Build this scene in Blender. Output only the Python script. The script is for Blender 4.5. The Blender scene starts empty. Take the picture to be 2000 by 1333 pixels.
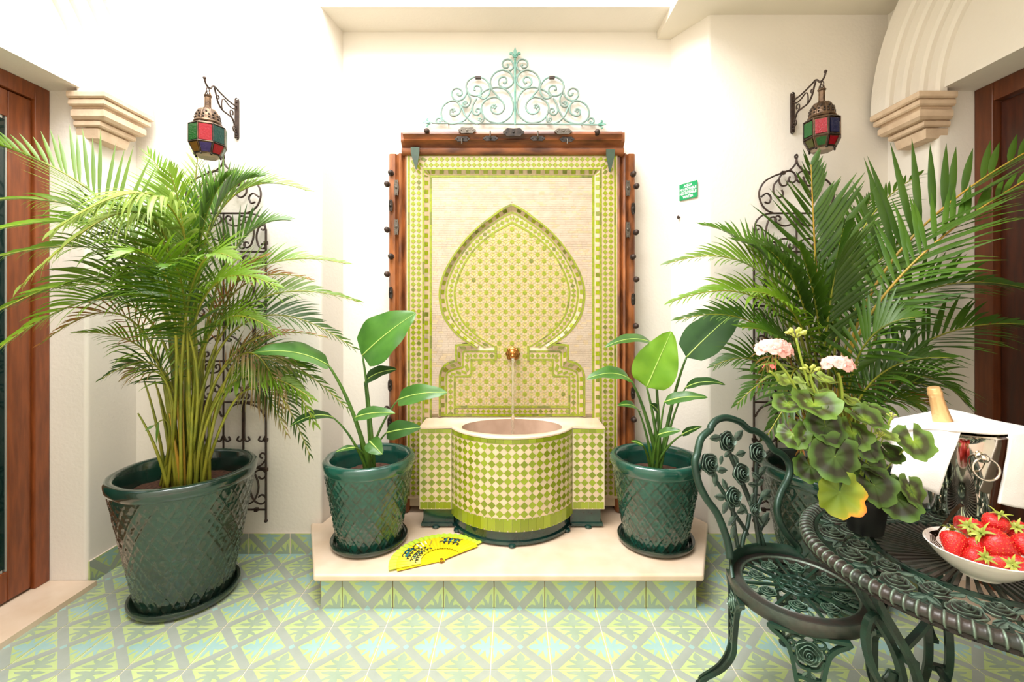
import bpy, math, random
from math import sin, cos, pi, radians, sqrt, atan2
from mathutils import Vector, Matrix, noise
V = Vector
C = bpy.context.scene.collection
scene = bpy.context.scene

# ------------------------------------------------------------------ camera, sky, exposure
F = 887.0            # focal length in pixels of the 2000 px wide photograph
H = 1.4825           # lens height
HY = 603.0           # row of the horizon
cam_d = bpy.data.cameras.new('camera')
cam = bpy.data.objects.new('camera', cam_d)
C.objects.link(cam)
cam.location = (0, 0, H)
cam.rotation_euler = (pi / 2, 0, 0)
cam_d.sensor_width = 36
cam_d.lens = F / 2000 * 36
cam_d.shift_y = -(666.5 - HY) / 2000
cam_d.clip_start = 0.02
scene.camera = cam

world = bpy.data.worlds.new('sky')
scene.world = world
world.use_nodes = True
bg = world.node_tree.nodes['Background']
bg.inputs['Color'].default_value = (0.975, 0.985, 1.0, 1)
bg.inputs['Strength'].default_value = 2.3

def area_light(name, loc, rot, sx, sy, power, color):
    d = bpy.data.lights.new(name, 'AREA')
    d.shape = 'RECTANGLE'
    d.size, d.size_y, d.energy, d.color = sx, sy, power, color
    o = bpy.data.objects.new(name, d)
    o.location, o.rotation_euler = loc, rot
    C.objects.link(o)
    return o
# daylight that falls through the open roof of the patio
area_light('patio_skylight', (-1.0, 1.2, 4.6), (0, 0, 0), 2.2, 2.4, 240, (1.0, 0.985, 0.965))

scene.view_settings.view_transform = 'Standard'
scene.view_settings.look = 'None'
scene.view_settings.exposure = 0.28
scene.view_settings.gamma = 1.0
scene.view_settings.use_curve_mapping = False
scene.cycles.max_bounces = 8
scene.cycles.diffuse_bounces = 5
scene.cycles.transparent_max_bounces = 8

# ------------------------------------------------------------------ helpers
def P(u, v, Y):
    """The point at depth Y that the photograph shows at column u, row v."""
    return V(((u - 1000) * Y / F, Y, H - (v - HY) * Y / F))

ORG = {}

class MB:
    """Collects vertices and faces, then becomes one mesh object."""
    def __init__(s):
        s.v, s.f, s.m, s.w = [], [], [], {}
    def add(s, vs, fs, mi=0, wear=None):
        b = len(s.v)
        if wear:
            for k, x in enumerate(wear):
                if x: s.w[b+k] = x
        s.v.extend(tuple(p) for p in vs)
        for f in fs:
            s.f.append([i + b for i in f]); s.m.append(mi)
    def box(s, x0, x1, y0, y1, z0, z1, mi=0):
        s.add([(x0,y0,z0),(x1,y0,z0),(x1,y1,z0),(x0,y1,z0),(x0,y0,z1),(x1,y0,z1),(x1,y1,z1),(x0,y1,z1)],
              [(0,3,2,1),(4,5,6,7),(0,1,5,4),(1,2,6,5),(2,3,7,6),(3,0,4,7)], mi)
    def prism(s, poly, d, mi=0, back=True):
        """poly: 3-D points counter-clockwise seen from the tip of d; extruded along d."""
        n = len(poly); d = V(d)
        vs = [V(p) for p in poly] + [V(p) + d for p in poly]
        fs = [tuple(range(n, 2*n))]
        if back: fs.append(tuple(reversed(range(n))))
        for i in range(n):
            j = (i + 1) % n
            fs.append((i, j, n + j, n + i))
        s.add(vs, fs, mi)
    def tube(s, path, r, n=8, closed=False, mi=0, cap=True, flat=None):
        """Round tube (or flat bar when flat=(a, b, up)) along a path; r is a number or one per point."""
        path = [V(p) for p in path]
        m = len(path)
        if m < 2: return
        rs = r if isinstance(r, (list, tuple)) else [r] * m
        tang = []
        for i in range(m):
            if closed: t = path[(i+1) % m] - path[i-1]
            else: t = path[min(i+1, m-1)] - path[max(i-1, 0)]
            tang.append(t.normalized() if t.length > 1e-9 else V((0,0,1)))
        if flat:
            nrm = V(flat)
        else:
            a = tang[0]
            nrm = a.cross(V((0,0,1)) if abs(a.z) < .9 else V((1,0,0)))
        vs = []
        for i in range(m):
            t = tang[i]
            nrm = nrm - t * nrm.dot(t)
            if nrm.length < 1e-6: nrm = t.orthogonal()
            nrm.normalize()
            b = t.cross(nrm)
            for k in range(n):
                a = 2*pi*k/n
                vs.append(path[i] + (nrm*cos(a) + b*sin(a)) * rs[i])
        fs = []
        for i in range(m if closed else m-1):
            j = (i+1) % m
            for k in range(n):
                l = (k+1) % n
                fs.append((i*n+k, i*n+l, j*n+l, j*n+k))
        if not closed and cap:
            fs.append(tuple(reversed(range(n)))); fs.append(tuple(range((m-1)*n, m*n)))
        s.add(vs, fs, mi)
    def bar(s, path, w, t, up, mi=0, closed=False):
        """Rectangular bar along a path: w across `up x tangent`, t along up."""
        path = [V(p) for p in path]; m = len(path); up = V(up).normalized()
        ws = w if isinstance(w, (list, tuple)) else [w]*m
        vs = []
        for i in range(m):
            if closed: tg = path[(i+1) % m] - path[i-1]
            else: tg = path[min(i+1, m-1)] - path[max(i-1, 0)]
            sd = up.cross(tg)
            sd = sd.normalized() if sd.length > 1e-9 else up.orthogonal().normalized()
            for a, b in ((-1,-1),(1,-1),(1,1),(-1,1)):
                vs.append(path[i] + sd*(a*ws[i]/2) + up*(b*t/2))
        fs = []
        for i in range(m if closed else m-1):
            j = (i+1) % m
            for k in range(4):
                l = (k+1) % 4
                fs.append((i*4+k, j*4+k, j*4+l, i*4+l))
        if not closed:
            fs.append((0,1,2,3)); fs.append(tuple(reversed(range((m-1)*4, m*4))))
        s.add(vs, fs, mi)
    def lathe(s, prof, c=(0,0,0), n=32, mi=0, a0=0.0, a1=2*pi, fn=None):
        """prof: (radius, z) from the bottom up; fn(angle, i, r, z) may return a changed (r, z)."""
        full = abs(a1 - a0 - 2*pi) < 1e-6
        k = n if full else n+1
        vs = []
        for i, (r, z) in enumerate(prof):
            for j in range(k):
                a = a0 + (a1-a0)*j/n
                rr, zz = fn(a, i, r, z) if fn else (r, z)
                vs.append((c[0]+rr*cos(a), c[1]+rr*sin(a), c[2]+zz))
        fs = []
        for i in range(len(prof)-1):
            for j in range(n):
                l = (j+1) % k
                fs.append((i*k+j, i*k+l, (i+1)*k+l, (i+1)*k+j))
        s.add(vs, fs, mi)
    def ball(s, c, r, n=10, m=6, mi=0, sc=(1,1,1), rot=None):
        vs, fs = [], []
        for i in range(m+1):
            t = pi*i/m
            for j in range(n):
                a = 2*pi*j/n
                p = V((sin(t)*cos(a)*sc[0], sin(t)*sin(a)*sc[1], -cos(t)*sc[2]))*r
                if rot: p = rot @ p
                vs.append(V(c)+p)
        for i in range(m):
            for j in range(n):
                l = (j+1) % n
                fs.append((i*n+j, i*n+l, (i+1)*n+l, (i+1)*n+j))
        s.add(vs, fs, mi)
    def grid(s, pts, mi=0, closed=False, wear=None):
        m, n = len(pts), len(pts[0])
        fs = []
        for i in range(m-1):
            for j in range(n if closed else n-1):
                l = (j+1) % n
                fs.append((i*n+j, i*n+l, (i+1)*n+l, (i+1)*n+j))
        s.add([p for row in pts for p in row], fs, mi, [x for row in wear for x in row] if wear else None)
    def build(s, name, mats, parent=None, smooth=False, angle=40, local=None):
        org = V(ORG.get(parent.name, (0,0,0))) if parent else V((0,0,0))
        if local is not None: org = V(local)
        me = bpy.data.meshes.new(name)
        me.from_pydata([(p[0]-org.x, p[1]-org.y, p[2]-org.z) for p in s.v], [], s.f)
        mats = mats if isinstance(mats, (list, tuple)) else [mats]
        for m in mats: me.materials.append(m)
        if len(mats) > 1: me.polygons.foreach_set('material_index', s.m)
        if smooth:
            me.polygons.foreach_set('use_smooth', [True]*len(me.polygons))
            if angle < 180: me.set_sharp_from_angle(angle=radians(angle))
        if s.w:
            at = me.attributes.new('wear', 'FLOAT', 'POINT')
            at.data.foreach_set('value', [s.w.get(k, 0.0) for k in range(len(s.v))])
        me.update()
        o = bpy.data.objects.new(name, me)
        C.objects.link(o)
        if parent:
            o.parent = parent
            ORG[o.name] = ORG.get(parent.name, (0,0,0))
        elif local is not None:
            o.location = local; ORG[o.name] = tuple(local)
        else:
            ORG[o.name] = (0,0,0)
        return o

def tag(o, label=None, cat=None, group=None, kind=None):
    if label: o['label'] = label
    if cat: o['category'] = cat
    if group: o['group'] = group
    if kind: o['kind'] = kind
    return o

def thing(name, label, cat, loc=(0,0,0), group=None, kind=None):
    o = bpy.data.objects.new(name, None)
    C.objects.link(o)
    o.empty_display_size = .1
    o.location = loc
    ORG[o.name] = tuple(loc)
    return tag(o, label, cat, group, kind)

def copy_tree(o, parent=None):
    c = o.copy(); C.objects.link(c)
    ORG[c.name] = ORG.get(o.name, (0,0,0))
    if parent: c.parent = parent
    for ch in list(o.children): copy_tree(ch, c)
    return c

def inst(name, mesh, parent, loc, rot=(0,0,0), scale=(1,1,1)):
    o = bpy.data.objects.new(name, mesh)
    C.objects.link(o)
    org = V(ORG.get(parent.name, (0,0,0)))
    o.parent = parent
    o.location = V(loc) - org
    o.rotation_euler = rot
    o.scale = scale
    return o

def bez(p0, p1, p2, n):
    p0, p1, p2 = V(p0), V(p1), V(p2)
    return [p0*(1-t)**2 + p1*2*t*(1-t) + p2*t*t for t in (i/n for i in range(n+1))]

def smooth_path(pts, n=6, closed=False):
    """Catmull-Rom through the points."""
    pts = [V(p) for p in pts]; m = len(pts); out = []
    for i in range(m if closed else m-1):
        if closed: a, b, c, d = pts[i-1], pts[i], pts[(i+1) % m], pts[(i+2) % m]
        else: a, b, c, d = pts[max(i-1,0)], pts[i], pts[i+1], pts[min(i+2,m-1)]
        for k in range(n):
            t = k/n
            out.append(.5*((2*b)+(c-a)*t+(2*a-5*b+4*c-d)*t*t+(3*b-a-3*c+d)*t**3))
    if not closed: out.append(pts[-1])
    return out

def resample(pts, n):
    pts = [V(p) for p in pts]
    L = [0]
    for a, b in zip(pts, pts[1:]): L.append(L[-1] + (b-a).length)
    out, j = [], 0
    for i in range(n+1):
        d = L[-1]*i/n
        while j < len(L)-2 and L[j+1] < d: j += 1
        t = (d-L[j])/max(L[j+1]-L[j], 1e-9)
        out.append(pts[j].lerp(pts[j+1], min(max(t,0),1)))
    return out

# ------------------------------------------------------------------ materials
def s2l(c):
    return tuple(((x/255)/12.92 if x/255 <= .04045 else ((x/255+.055)/1.055)**2.4) for x in c)

def mat(name, col, rough=.5, metal=0.0, var=0.0, vscale=8.0, col2=None, bump=0.0, bscale=40.0, coat=0.0,
        rand=0.0, spec=.5, trans=0.0, stretch=None, detail=4.0, emit=None, translucent=0.0, contrast=(.35,.65)):
    """sRGB colours 0-255; noise mixes col and col2; rand varies value per object."""
    m = bpy.data.materials.new(name); m.use_nodes = True
    nt = m.node_tree; N, L = nt.nodes, nt.links
    b = N['Principled BSDF']
    c1 = s2l(col)
    b.inputs['Base Color'].default_value = (*c1, 1)
    b.inputs['Roughness'].default_value = rough
    b.inputs['Metallic'].default_value = metal
    b.inputs['Specular IOR Level'].default_value = spec
    b.inputs['Coat Weight'].default_value = coat
    b.inputs['Coat Roughness'].default_value = .08
    b.inputs['Transmission Weight'].default_value = trans
    tc = N.new('ShaderNodeTexCoord')
    src = tc.outputs['Object']
    if stretch:
        mp = N.new('ShaderNodeMapping'); mp.inputs['Scale'].default_value = stretch
        L.new(src, mp.inputs['Vector']); src = mp.outputs['Vector']
    out = None
    if col2 is not None or var:
        c2 = s2l(col2) if col2 is not None else tuple(min(1, x*(1-var)) for x in c1)
        no = N.new('ShaderNodeTexNoise'); no.inputs['Scale'].default_value = vscale; no.inputs['Detail'].default_value = detail
        L.new(src, no.inputs['Vector'])
        rp = N.new('ShaderNodeValToRGB')
        rp.color_ramp.elements[0].position, rp.color_ramp.elements[1].position = contrast
        rp.color_ramp.elements[0].color = (*c1, 1); rp.color_ramp.elements[1].color = (*c2, 1)
        L.new(no.outputs['Fac'], rp.inputs['Fac'])
        out = rp.outputs['Color']
    if rand:
        oi = N.new('ShaderNodeObjectInfo')
        mr = N.new('ShaderNodeMapRange'); mr.inputs['To Min'].default_value = 1-rand; mr.inputs['To Max'].default_value = 1+rand
        L.new(oi.outputs['Random'], mr.inputs['Value'])
        hs = N.new('ShaderNodeHueSaturation')
        L.new(mr.outputs['Result'], hs.inputs['Value'])
        if out: L.new(out, hs.inputs['Color'])
        else: hs.inputs['Color'].default_value = (*c1, 1)
        out = hs.outputs['Color']
    if out: L.new(out, b.inputs['Base Color'])
    if bump:
        n2 = N.new('ShaderNodeTexNoise'); n2.inputs['Scale'].default_value = bscale; n2.inputs['Detail'].default_value = 5
        L.new(src, n2.inputs['Vector'])
        bp = N.new('ShaderNodeBump'); bp.inputs['Strength'].default_value = bump; bp.inputs['Distance'].default_value = .004
        L.new(n2.outputs['Fac'], bp.inputs['Height'])
        L.new(bp.outputs['Normal'], b.inputs['Normal'])
    if emit:
        b.inputs['Emission Color'].default_value = (*s2l(emit[0]), 1); b.inputs['Emission Strength'].default_value = emit[1]
    if translucent:
        tr = N.new('ShaderNodeBsdfTranslucent'); mx = N.new('ShaderNodeMixShader')
        mx.inputs['Fac'].default_value = translucent
        if out: L.new(out, tr.inputs['Color'])
        else: tr.inputs['Color'].default_value = (*c1, 1)
        L.new(b.outputs[0], mx.inputs[1]); L.new(tr.outputs[0], mx.inputs[2])
        L.new(mx.outputs[0], N['Material Output'].inputs['Surface'])
    return m

M = {}
M['wall'] = mat('white_stucco', (228,221,210), .9, var=.03, vscale=3, bump=.35, bscale=55)
M['ceil'] = mat('ceiling_paint', (226,218,203), .9, var=.03, vscale=3, bump=.1, bscale=40)
M['stone'] = mat('sandstone', (214,190,162), .75, col2=(198,172,144), vscale=14, bump=.3, bscale=60)
M['marble'] = mat('cream_marble', (226,204,180), .3, col2=(214,188,160), vscale=6, coat=.2)
M['marble_edge'] = mat('cut_marble_edge', (196,164,128), .6, col2=(170,138,104), vscale=14, bump=.2)
M['grout'] = mat('pink_grout', (222,204,192), .9)
M['lime'] = mat('lime_cement', (186,202,140), .24, col2=(176,194,130), vscale=5, rand=.06, spec=.5)
M['band'] = mat('grey_cement', (162,168,158), .24, col2=(152,160,148), vscale=9, spec=.5)
M['aqua'] = mat('aqua_cement', (158,188,182), .24, col2=(148,182,176), vscale=9, spec=.5)
M['leafgrey'] = mat('grey_green_cement', (158,172,150), .24, col2=(148,164,142), vscale=9, spec=.5)
M['mgreen'] = mat('glazed_lime', (140,150,22), .18, col2=(120,134,30), vscale=60, coat=.3, contrast=(.4,.7))
M['mgreen2'] = mat('glazed_lime_tile', (132,146,26), .2, rand=.22, coat=.3)
M['molive'] = mat('glazed_olive', (98,106,34), .18, col2=(118,124,44), vscale=50, coat=.3)
M['mtaupe'] = mat('glazed_taupe', (178,164,132), .22, col2=(160,144,112), vscale=40, coat=.2)
M['mcream'] = mat('cream_zellige', (196,174,142), .28, col2=(184,160,126), vscale=40, coat=.2)
M['mcream2'] = mat('cream_zellige_tile', (210,188,156), .28, rand=.08, coat=.2)
M['mfield'] = mat('ivory_zellige', (190,172,152), .3, col2=(180,160,138), vscale=18, coat=.1)
M['mgrout'] = mat('pale_yellow_grout', (190,176,104), .8)
M['mgrout2'] = mat('cream_grout', (214,200,168), .8)
M['mdot'] = mat('grey_zellige', (160,158,110), .3)
M['ceramic'] = mat('green_glazed_base', (22,62,52), .15, col2=(14,44,44), vscale=10, coat=.5)
M['wood'] = mat('old_carved_wood', (156,92,46), .45, col2=(88,46,20), vscale=16, bump=.6, bscale=34, coat=.15, stretch=(1,1,.35))
M['woodh'] = mat('old_carved_beam', (150,86,42), .45, col2=(78,38,16), vscale=16, bump=.6, bscale=34, coat=.15, stretch=(.3,1,1))
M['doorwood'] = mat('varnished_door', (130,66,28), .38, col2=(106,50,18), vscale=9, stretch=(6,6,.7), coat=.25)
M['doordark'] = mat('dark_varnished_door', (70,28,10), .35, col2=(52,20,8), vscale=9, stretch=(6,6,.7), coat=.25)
M['iron'] = mat('wrought_iron', (46,34,28), .55, metal=.3, col2=(70,52,42), vscale=40)
M['blackiron'] = mat('black_iron', (34,28,24), .4, metal=.5, col2=(60,50,42), vscale=60)
M['verdigris'] = mat('verdigris_iron', (120,152,142), .6, col2=(112,124,114), vscale=14, metal=.1)
M['verdigris2'] = mat('bright_verdigris', (84,140,120), .55, col2=(128,166,152), vscale=30)
M['lantern'] = mat('aged_brass', (112,88,66), .38, metal=.7, col2=(70,54,42), vscale=40, bump=.5, bscale=90)
for k, c in dict(red=(164,28,40), green=(26,92,36), blue=(34,38,78), teal=(30,70,62), amber=(124,86,34), violet=(62,46,104), olive=(80,82,34)).items():
    M['g_'+k] = mat(k+'_lantern_glass', c, .12, bump=.5, bscale=120, translucent=.35)
M['g_clear'] = mat('frosted_lantern_glass', (222,196,178), .3, translucent=.4)
M['soil'] = mat('potting_soil', (62,38,26), .95, col2=(96,62,44), vscale=60, bump=1, bscale=80)
M['stalk'] = mat('palm_stem', (150,148,44), .45, col2=(112,122,34), vscale=10, rand=.15)
M['stalk2'] = mat('orange_palm_stem', (186,142,50), .45, col2=(160,140,50), vscale=8)
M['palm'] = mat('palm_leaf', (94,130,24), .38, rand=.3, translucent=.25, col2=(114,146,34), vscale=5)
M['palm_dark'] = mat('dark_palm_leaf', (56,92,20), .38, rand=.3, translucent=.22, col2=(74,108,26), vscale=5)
M['palm_pale'] = mat('pale_palm_leaf', (152,172,84), .36, rand=.12, translucent=.3, col2=(136,160,66), vscale=5)
M['palm_dry'] = mat('dry_palm_leaf', (168,104,52), .6, col2=(140,112,50), vscale=9, translucent=.2)
M['palm_faded'] = mat('faded_palm_leaf', (148,118,80), .6, col2=(120,124,66), vscale=9, translucent=.2)
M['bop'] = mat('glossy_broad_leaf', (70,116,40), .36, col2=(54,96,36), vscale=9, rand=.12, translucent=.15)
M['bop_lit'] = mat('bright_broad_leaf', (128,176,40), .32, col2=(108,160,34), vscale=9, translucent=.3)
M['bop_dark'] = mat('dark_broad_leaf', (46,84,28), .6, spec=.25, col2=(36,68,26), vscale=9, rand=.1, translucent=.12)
M['bop_rib'] = mat('pale_midrib', (176,204,104), .4)
M['bop_stalk'] = mat('green_leaf_stalk', (84,122,42), .38, col2=(60,96,40), vscale=8)
M['fanyel'] = mat('yellow_fan_stick', (216,198,22), .4, rand=.05)
M['fancloth'] = mat('lime_fan_cloth', (196,226,60), .6, translucent=.15)
M['inkteal'] = mat('teal_ink', (40,110,110), .5)
M['inkdark'] = mat('dark_ink', (34,38,52), .5)
M['inkwhite'] = mat('white_ink', (240,236,190), .5)
M['sign'] = mat('green_sign', (26,140,84), .35)
M['signtext'] = mat('white_lettering', (240,250,240), .5)
M['brass'] = mat('lion_brass', (196,140,72), .3, metal=.85, col2=(150,96,48), vscale=60)
M['steel'] = mat('polished_steel', (214,206,194), .06, metal=1.0)
M['towel'] = mat('white_towel', (248,244,240), .9, bump=.25, bscale=240)
M['foil'] = mat('gold_foil', (238,190,132), .34, metal=.55, bump=.3, bscale=120, coat=.3)
M['bottle'] = mat('green_bottle_glass', (30,60,30), .08, coat=.5)
M['bowl'] = mat('white_porcelain', (246,238,226), .12, coat=.5)
M['berry'] = mat('strawberry_skin', (196,16,20), .3, col2=(214,46,26), vscale=30, coat=.25, contrast=(.5,.75), bump=.9, bscale=330)
M['seed'] = mat('strawberry_seed', (224,104,48), .5)
M['calyx'] = mat('strawberry_calyx', (178,184,78), .5, col2=(120,146,52), vscale=40, translucent=.2)
M['fork'] = mat('dark_cutlery', (70,56,48), .15, metal=1.0)
M['gera'] = mat('geranium_leaf', (92,128,40), .5, rand=.15, translucent=.2, col2=(80,112,40), vscale=14)
M['gera_zone'] = mat('geranium_leaf_zone', (66,70,40), .5, translucent=.12, col2=(74,86,40), vscale=14)
M['gera_light'] = mat('geranium_leaf_light', (160,186,70), .5, rand=.1, translucent=.25)
M['gera_yel'] = mat('yellowing_leaf', (164,172,34), .5, translucent=.3, col2=(150,166,40), vscale=10)
M['gera_orange'] = mat('orange_leaf_edge', (226,130,30), .5, translucent=.3)
M['gera_stem'] = mat('geranium_stem', (150,170,60), .5)
M['petal'] = mat('pink_petal', (250,212,204), .6, col2=(244,184,174), vscale=30, translucent=.3)
M['petal2'] = mat('coral_petal', (236,128,116), .6, translucent=.3)
M['bud'] = mat('green_bud', (196,206,100), .5)
M['blackpot'] = mat('black_plastic', (16,15,15), .5)
M['glassdark'] = mat('door_glass', (22,46,42), .04, coat=.1, trans=.3)
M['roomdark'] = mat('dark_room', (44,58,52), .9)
M['jambdark'] = mat('shaded_door_jamb', (104,52,22), .4, col2=(84,40,15), vscale=9, stretch=(6,6,.7), coat=.2)  # door wood darkened in colour to paint in the shade on this side
M['bead'] = mat('silver_glazing_bead', (176,176,168), .4, metal=.5)
M['gmetal'] = mat('green_painted_iron', (52,72,52), .5, col2=(40,56,44), vscale=30)
M['plate'] = mat('pewter_plate', (92,84,74), .4, metal=.6, bump=.4, bscale=120)

def patina(name, dark, light, edge):
    """Painted cast metal: dark paint, greener in noise patches, verdigris where the 'wear' attribute marks rubbed ridges."""
    m = mat(name, dark, .40, metal=.25, col2=light, vscale=16, contrast=(.4,.62), coat=.12, bump=.12, bscale=160)
    N, L = m.node_tree.nodes, m.node_tree.links
    b = N['Principled BSDF']
    src = b.inputs['Base Color'].links[0].from_socket
    at = N.new('ShaderNodeAttribute'); at.attribute_name = 'wear'
    no = N.new('ShaderNodeTexNoise'); no.inputs['Scale'].default_value = 70
    tc = N.new('ShaderNodeTexCoord'); L.new(tc.outputs['Object'], no.inputs['Vector'])
    rp = N.new('ShaderNodeMapRange'); rp.inputs['From Min'].default_value = .3; rp.inputs['From Max'].default_value = .7
    rp.inputs['To Min'].default_value = .45; rp.inputs['To Max'].default_value = 1.0
    L.new(no.outputs['Fac'], rp.inputs['Value'])
    mu = N.new('ShaderNodeMath'); mu.operation = 'MULTIPLY'; mu.use_clamp = True
    L.new(at.outputs['Fac'], mu.inputs[0]); L.new(rp.outputs['Result'], mu.inputs[1])
    mx = N.new('ShaderNodeMix'); mx.data_type = 'RGBA'
    L.new(mu.outputs[0], mx.inputs[0]); L.new(src, mx.inputs[6])
    mx.inputs[7].default_value = (*s2l(edge), 1)
    L.new(mx.outputs[2], b.inputs['Base Color'])
    return m

def leaf_zones(name, stops, var=.12):
    """Leaf colour from the vertex attribute 'zone' (0 at the middle of the leaf, 1 at its edge)."""
    m = mat(name, (100,130,50), .5, translucent=.2)
    N, L = m.node_tree.nodes, m.node_tree.links
    at = N.new('ShaderNodeAttribute'); at.attribute_name = 'zone'
    tc = N.new('ShaderNodeTexCoord'); no = N.new('ShaderNodeTexNoise'); no.inputs['Scale'].default_value = 60
    L.new(tc.outputs['Object'], no.inputs['Vector'])
    ma = N.new('ShaderNodeMath'); ma.operation = 'MULTIPLY_ADD'; ma.inputs[1].default_value = var
    L.new(no.outputs['Fac'], ma.inputs[0]); L.new(at.outputs['Fac'], ma.inputs[2])
    ms = N.new('ShaderNodeMath'); ms.operation = 'SUBTRACT'; ms.inputs[1].default_value = var/2
    L.new(ma.outputs[0], ms.inputs[0])
    rp = N.new('ShaderNodeValToRGB'); cr = rp.color_ramp
    while len(cr.elements) < len(stops): cr.elements.new(.5)
    for e, (pos, c) in zip(cr.elements, stops): e.position = pos; e.color = (*s2l(c), 1)
    L.new(ms.outputs[0], rp.inputs['Fac'])
    oi = N.new('ShaderNodeObjectInfo'); mr = N.new('ShaderNodeMapRange'); mr.inputs['To Min'].default_value = .85; mr.inputs['To Max'].default_value = 1.15
    L.new(oi.outputs['Random'], mr.inputs['Value'])
    hs = N.new('ShaderNodeHueSaturation'); L.new(mr.outputs['Result'], hs.inputs['Value']); L.new(rp.outputs['Color'], hs.inputs['Color'])
    L.new(hs.outputs['Color'], N['Principled BSDF'].inputs['Base Color'])
    for n_ in N:
        if n_.type == 'BSDF_TRANSLUCENT': L.new(hs.outputs['Color'], n_.inputs['Color'])
    return m
M['z_mid'] = leaf_zones('zoned_geranium_leaf', [(0,(132,156,50)), (.30,(100,128,42)), (.48,(64,66,34)), (.66,(62,66,34)), (.80,(84,114,40)), (1,(104,134,54))])
M['z_dark'] = leaf_zones('dark_zoned_geranium_leaf', [(0,(74,100,36)), (.35,(58,84,28)), (.52,(46,48,26)), (.72,(46,48,26)), (.85,(66,96,32)), (1,(84,116,42))])
M['z_light'] = leaf_zones('young_geranium_leaf', [(0,(160,180,76)), (.4,(142,164,66)), (.55,(112,122,58)), (.68,(112,126,60)), (.82,(136,162,70)), (1,(152,174,88))])
M['z_yel'] = leaf_zones('yellowing_geranium_leaf', [(0,(84,112,30)), (.45,(112,130,30)), (.72,(134,138,30)), (.82,(180,140,30)), (.92,(214,120,34)), (1,(206,92,34))], .2)
M['cast'] = patina('green_cast_iron', (26,38,32), (28,56,44), (140,164,146))
M['cast_brown'] = patina('bronzed_cast_iron', (58,49,44), (46,50,44), (124,148,128))
M['cast_green'] = patina('bright_green_cast_iron', (28,52,42), (34,66,50), (146,174,152))

def glaze(name, a, b_, c):
    """Thick glaze that breaks brown on the raised relief (vertex attribute 'wear')."""
    m = mat(name, a, .13, col2=b_, vscale=7, coat=.7, bump=.15, bscale=70)
    N, L = m.node_tree.nodes, m.node_tree.links
    b = N['Principled BSDF']
    src = b.inputs['Base Color'].links[0].from_socket
    at = N.new('ShaderNodeAttribute'); at.attribute_name = 'wear'
    mx = N.new('ShaderNodeMix'); mx.data_type = 'RGBA'
    L.new(at.outputs['Fac'], mx.inputs[0]); L.new(src, mx.inputs[6])
    mx.inputs[7].default_value = (*s2l(c), 1)
    L.new(mx.outputs[2], b.inputs['Base Color'])
    return m
M['glaze'] = glaze('green_glaze', (28,82,68), (24,66,56), (46,50,38))
M['glaze_dark'] = glaze('dark_green_glaze', (22,58,46), (24,44,36), (50,54,42))
M['saucer'] = mat('olive_green_glaze', (34,52,38), .16, col2=(26,40,34), vscale=8, coat=.5)
# ------------------------------------------------------------------ structure: floor
def structure(o, label, cat):
    return tag(o, label, cat, None, 'structure')

T = .25
def half_clip(poly, lo):
    """Clips a polygon to y >= lo."""
    out = []
    for i in range(len(poly)):
        a, b = poly[i], poly[(i+1) % len(poly)]
        if a[1] >= lo: out.append(a)
        if (a[1] >= lo) != (b[1] >= lo):
            t = (lo-a[1])/(b[1]-a[1]); out.append((a[0]+(b[0]-a[0])*t, lo))
    return out

def tile_mesh(name, half=False, hgt=.5, x0=-.5):
    """Cement tile with diagonal grey bands and leaf motifs; local +Z is the face. half: only the half above the centre."""
    mb = MB(); lo = 0.0 if half else -.5
    top = hgt if half else .5
    def poly(pts, z, mi):
        pts = half_clip(pts, lo)
        if x0 > -.5: pts = [(q[1], q[0]) for q in half_clip([(p[1], p[0]) for p in pts], x0)]
        if len(pts) < 3: return
        ar = sum(pts[i][0]*pts[(i+1) % len(pts)][1]-pts[(i+1) % len(pts)][0]*pts[i][1] for i in range(len(pts)))
        if ar < 0: pts = pts[::-1]
        mb.add([(p[0]*T, p[1]*T, z) for p in pts], [tuple(range(len(pts)))], mi)
    g = .009
    mb.box((x0+g)*T, (.5-g)*T, (lo+(0 if half else g))*T, (top-g)*T, -.008, 0, 0)
    w = .052
    e = .5-g
    for sx in (1, -1):
        poly([(-e*sx, -e), (-(e-2*w)*sx, -e), (e*sx, e-2*w), (e*sx, e), ((e-2*w)*sx, e), (-e*sx, -(e-2*w))], .0003+.0001*sx, 1)
    q = .062
    poly([(-q, 0), (0, -q), (q, 0), (0, q)], .0006, 2)
    half_leaf = [(.022, 0), (.035, .03), (.12, .018), (.265, .045), (.215, .08), (.11, .092), (.070, .105), (.135, .135), (.205, .205), (.165, .215), (.095, .180), (.055, .175), (.075, .245), (.050, .30), (0, .355)]
    leaf = half_leaf + [(-x, y) for x, y in reversed(half_leaf[:-1])]
    for k in range(4):
        a = k*pi/2
        mi = 2 if k % 2 == 0 else 3
        if half: mi = 2 if k % 2 == 0 else 3
        pts = []
        for x, y in leaf:
            yy = -.492 + y
            pts.append((x*cos(a) - yy*sin(a), x*sin(a) + yy*cos(a)))
        poly(pts, .0005, mi)
    o = mb.build(name, [M['lime'], M['band'], M['aqua'], M['leafgrey']])
    me = o.data
    bpy.data.objects.remove(o)
    return me

me_tile = tile_mesh('floor_tile')
me_half = tile_mesh('half_tile', True)
me_part = tile_mesh('cut_half_tile', True, .5, .08)

mb = MB(); mb.box(-2.9, 2.9, -1.3, 3.2, -.12, -.0022)
floor = mb.build('floor', M['grout'])
structure(floor, 'patio floor of patterned lime green and grey cement tiles', 'floor')
GX = -.0885
rnd = random.Random(3)
for i in range(-9, 10):
    for j in range(-4, 8):
        x = GX + T*(i+.5); y = 1.8626 + T*(j-3+.5)
        if j*T + 1.11 > 2.75: continue
        if abs(x) > 2.35: continue
        inst('floor_tile', me_tile, floor, (x, y, rnd.uniform(-.0006, .0002)), (0, 0, pi/2))

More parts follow.
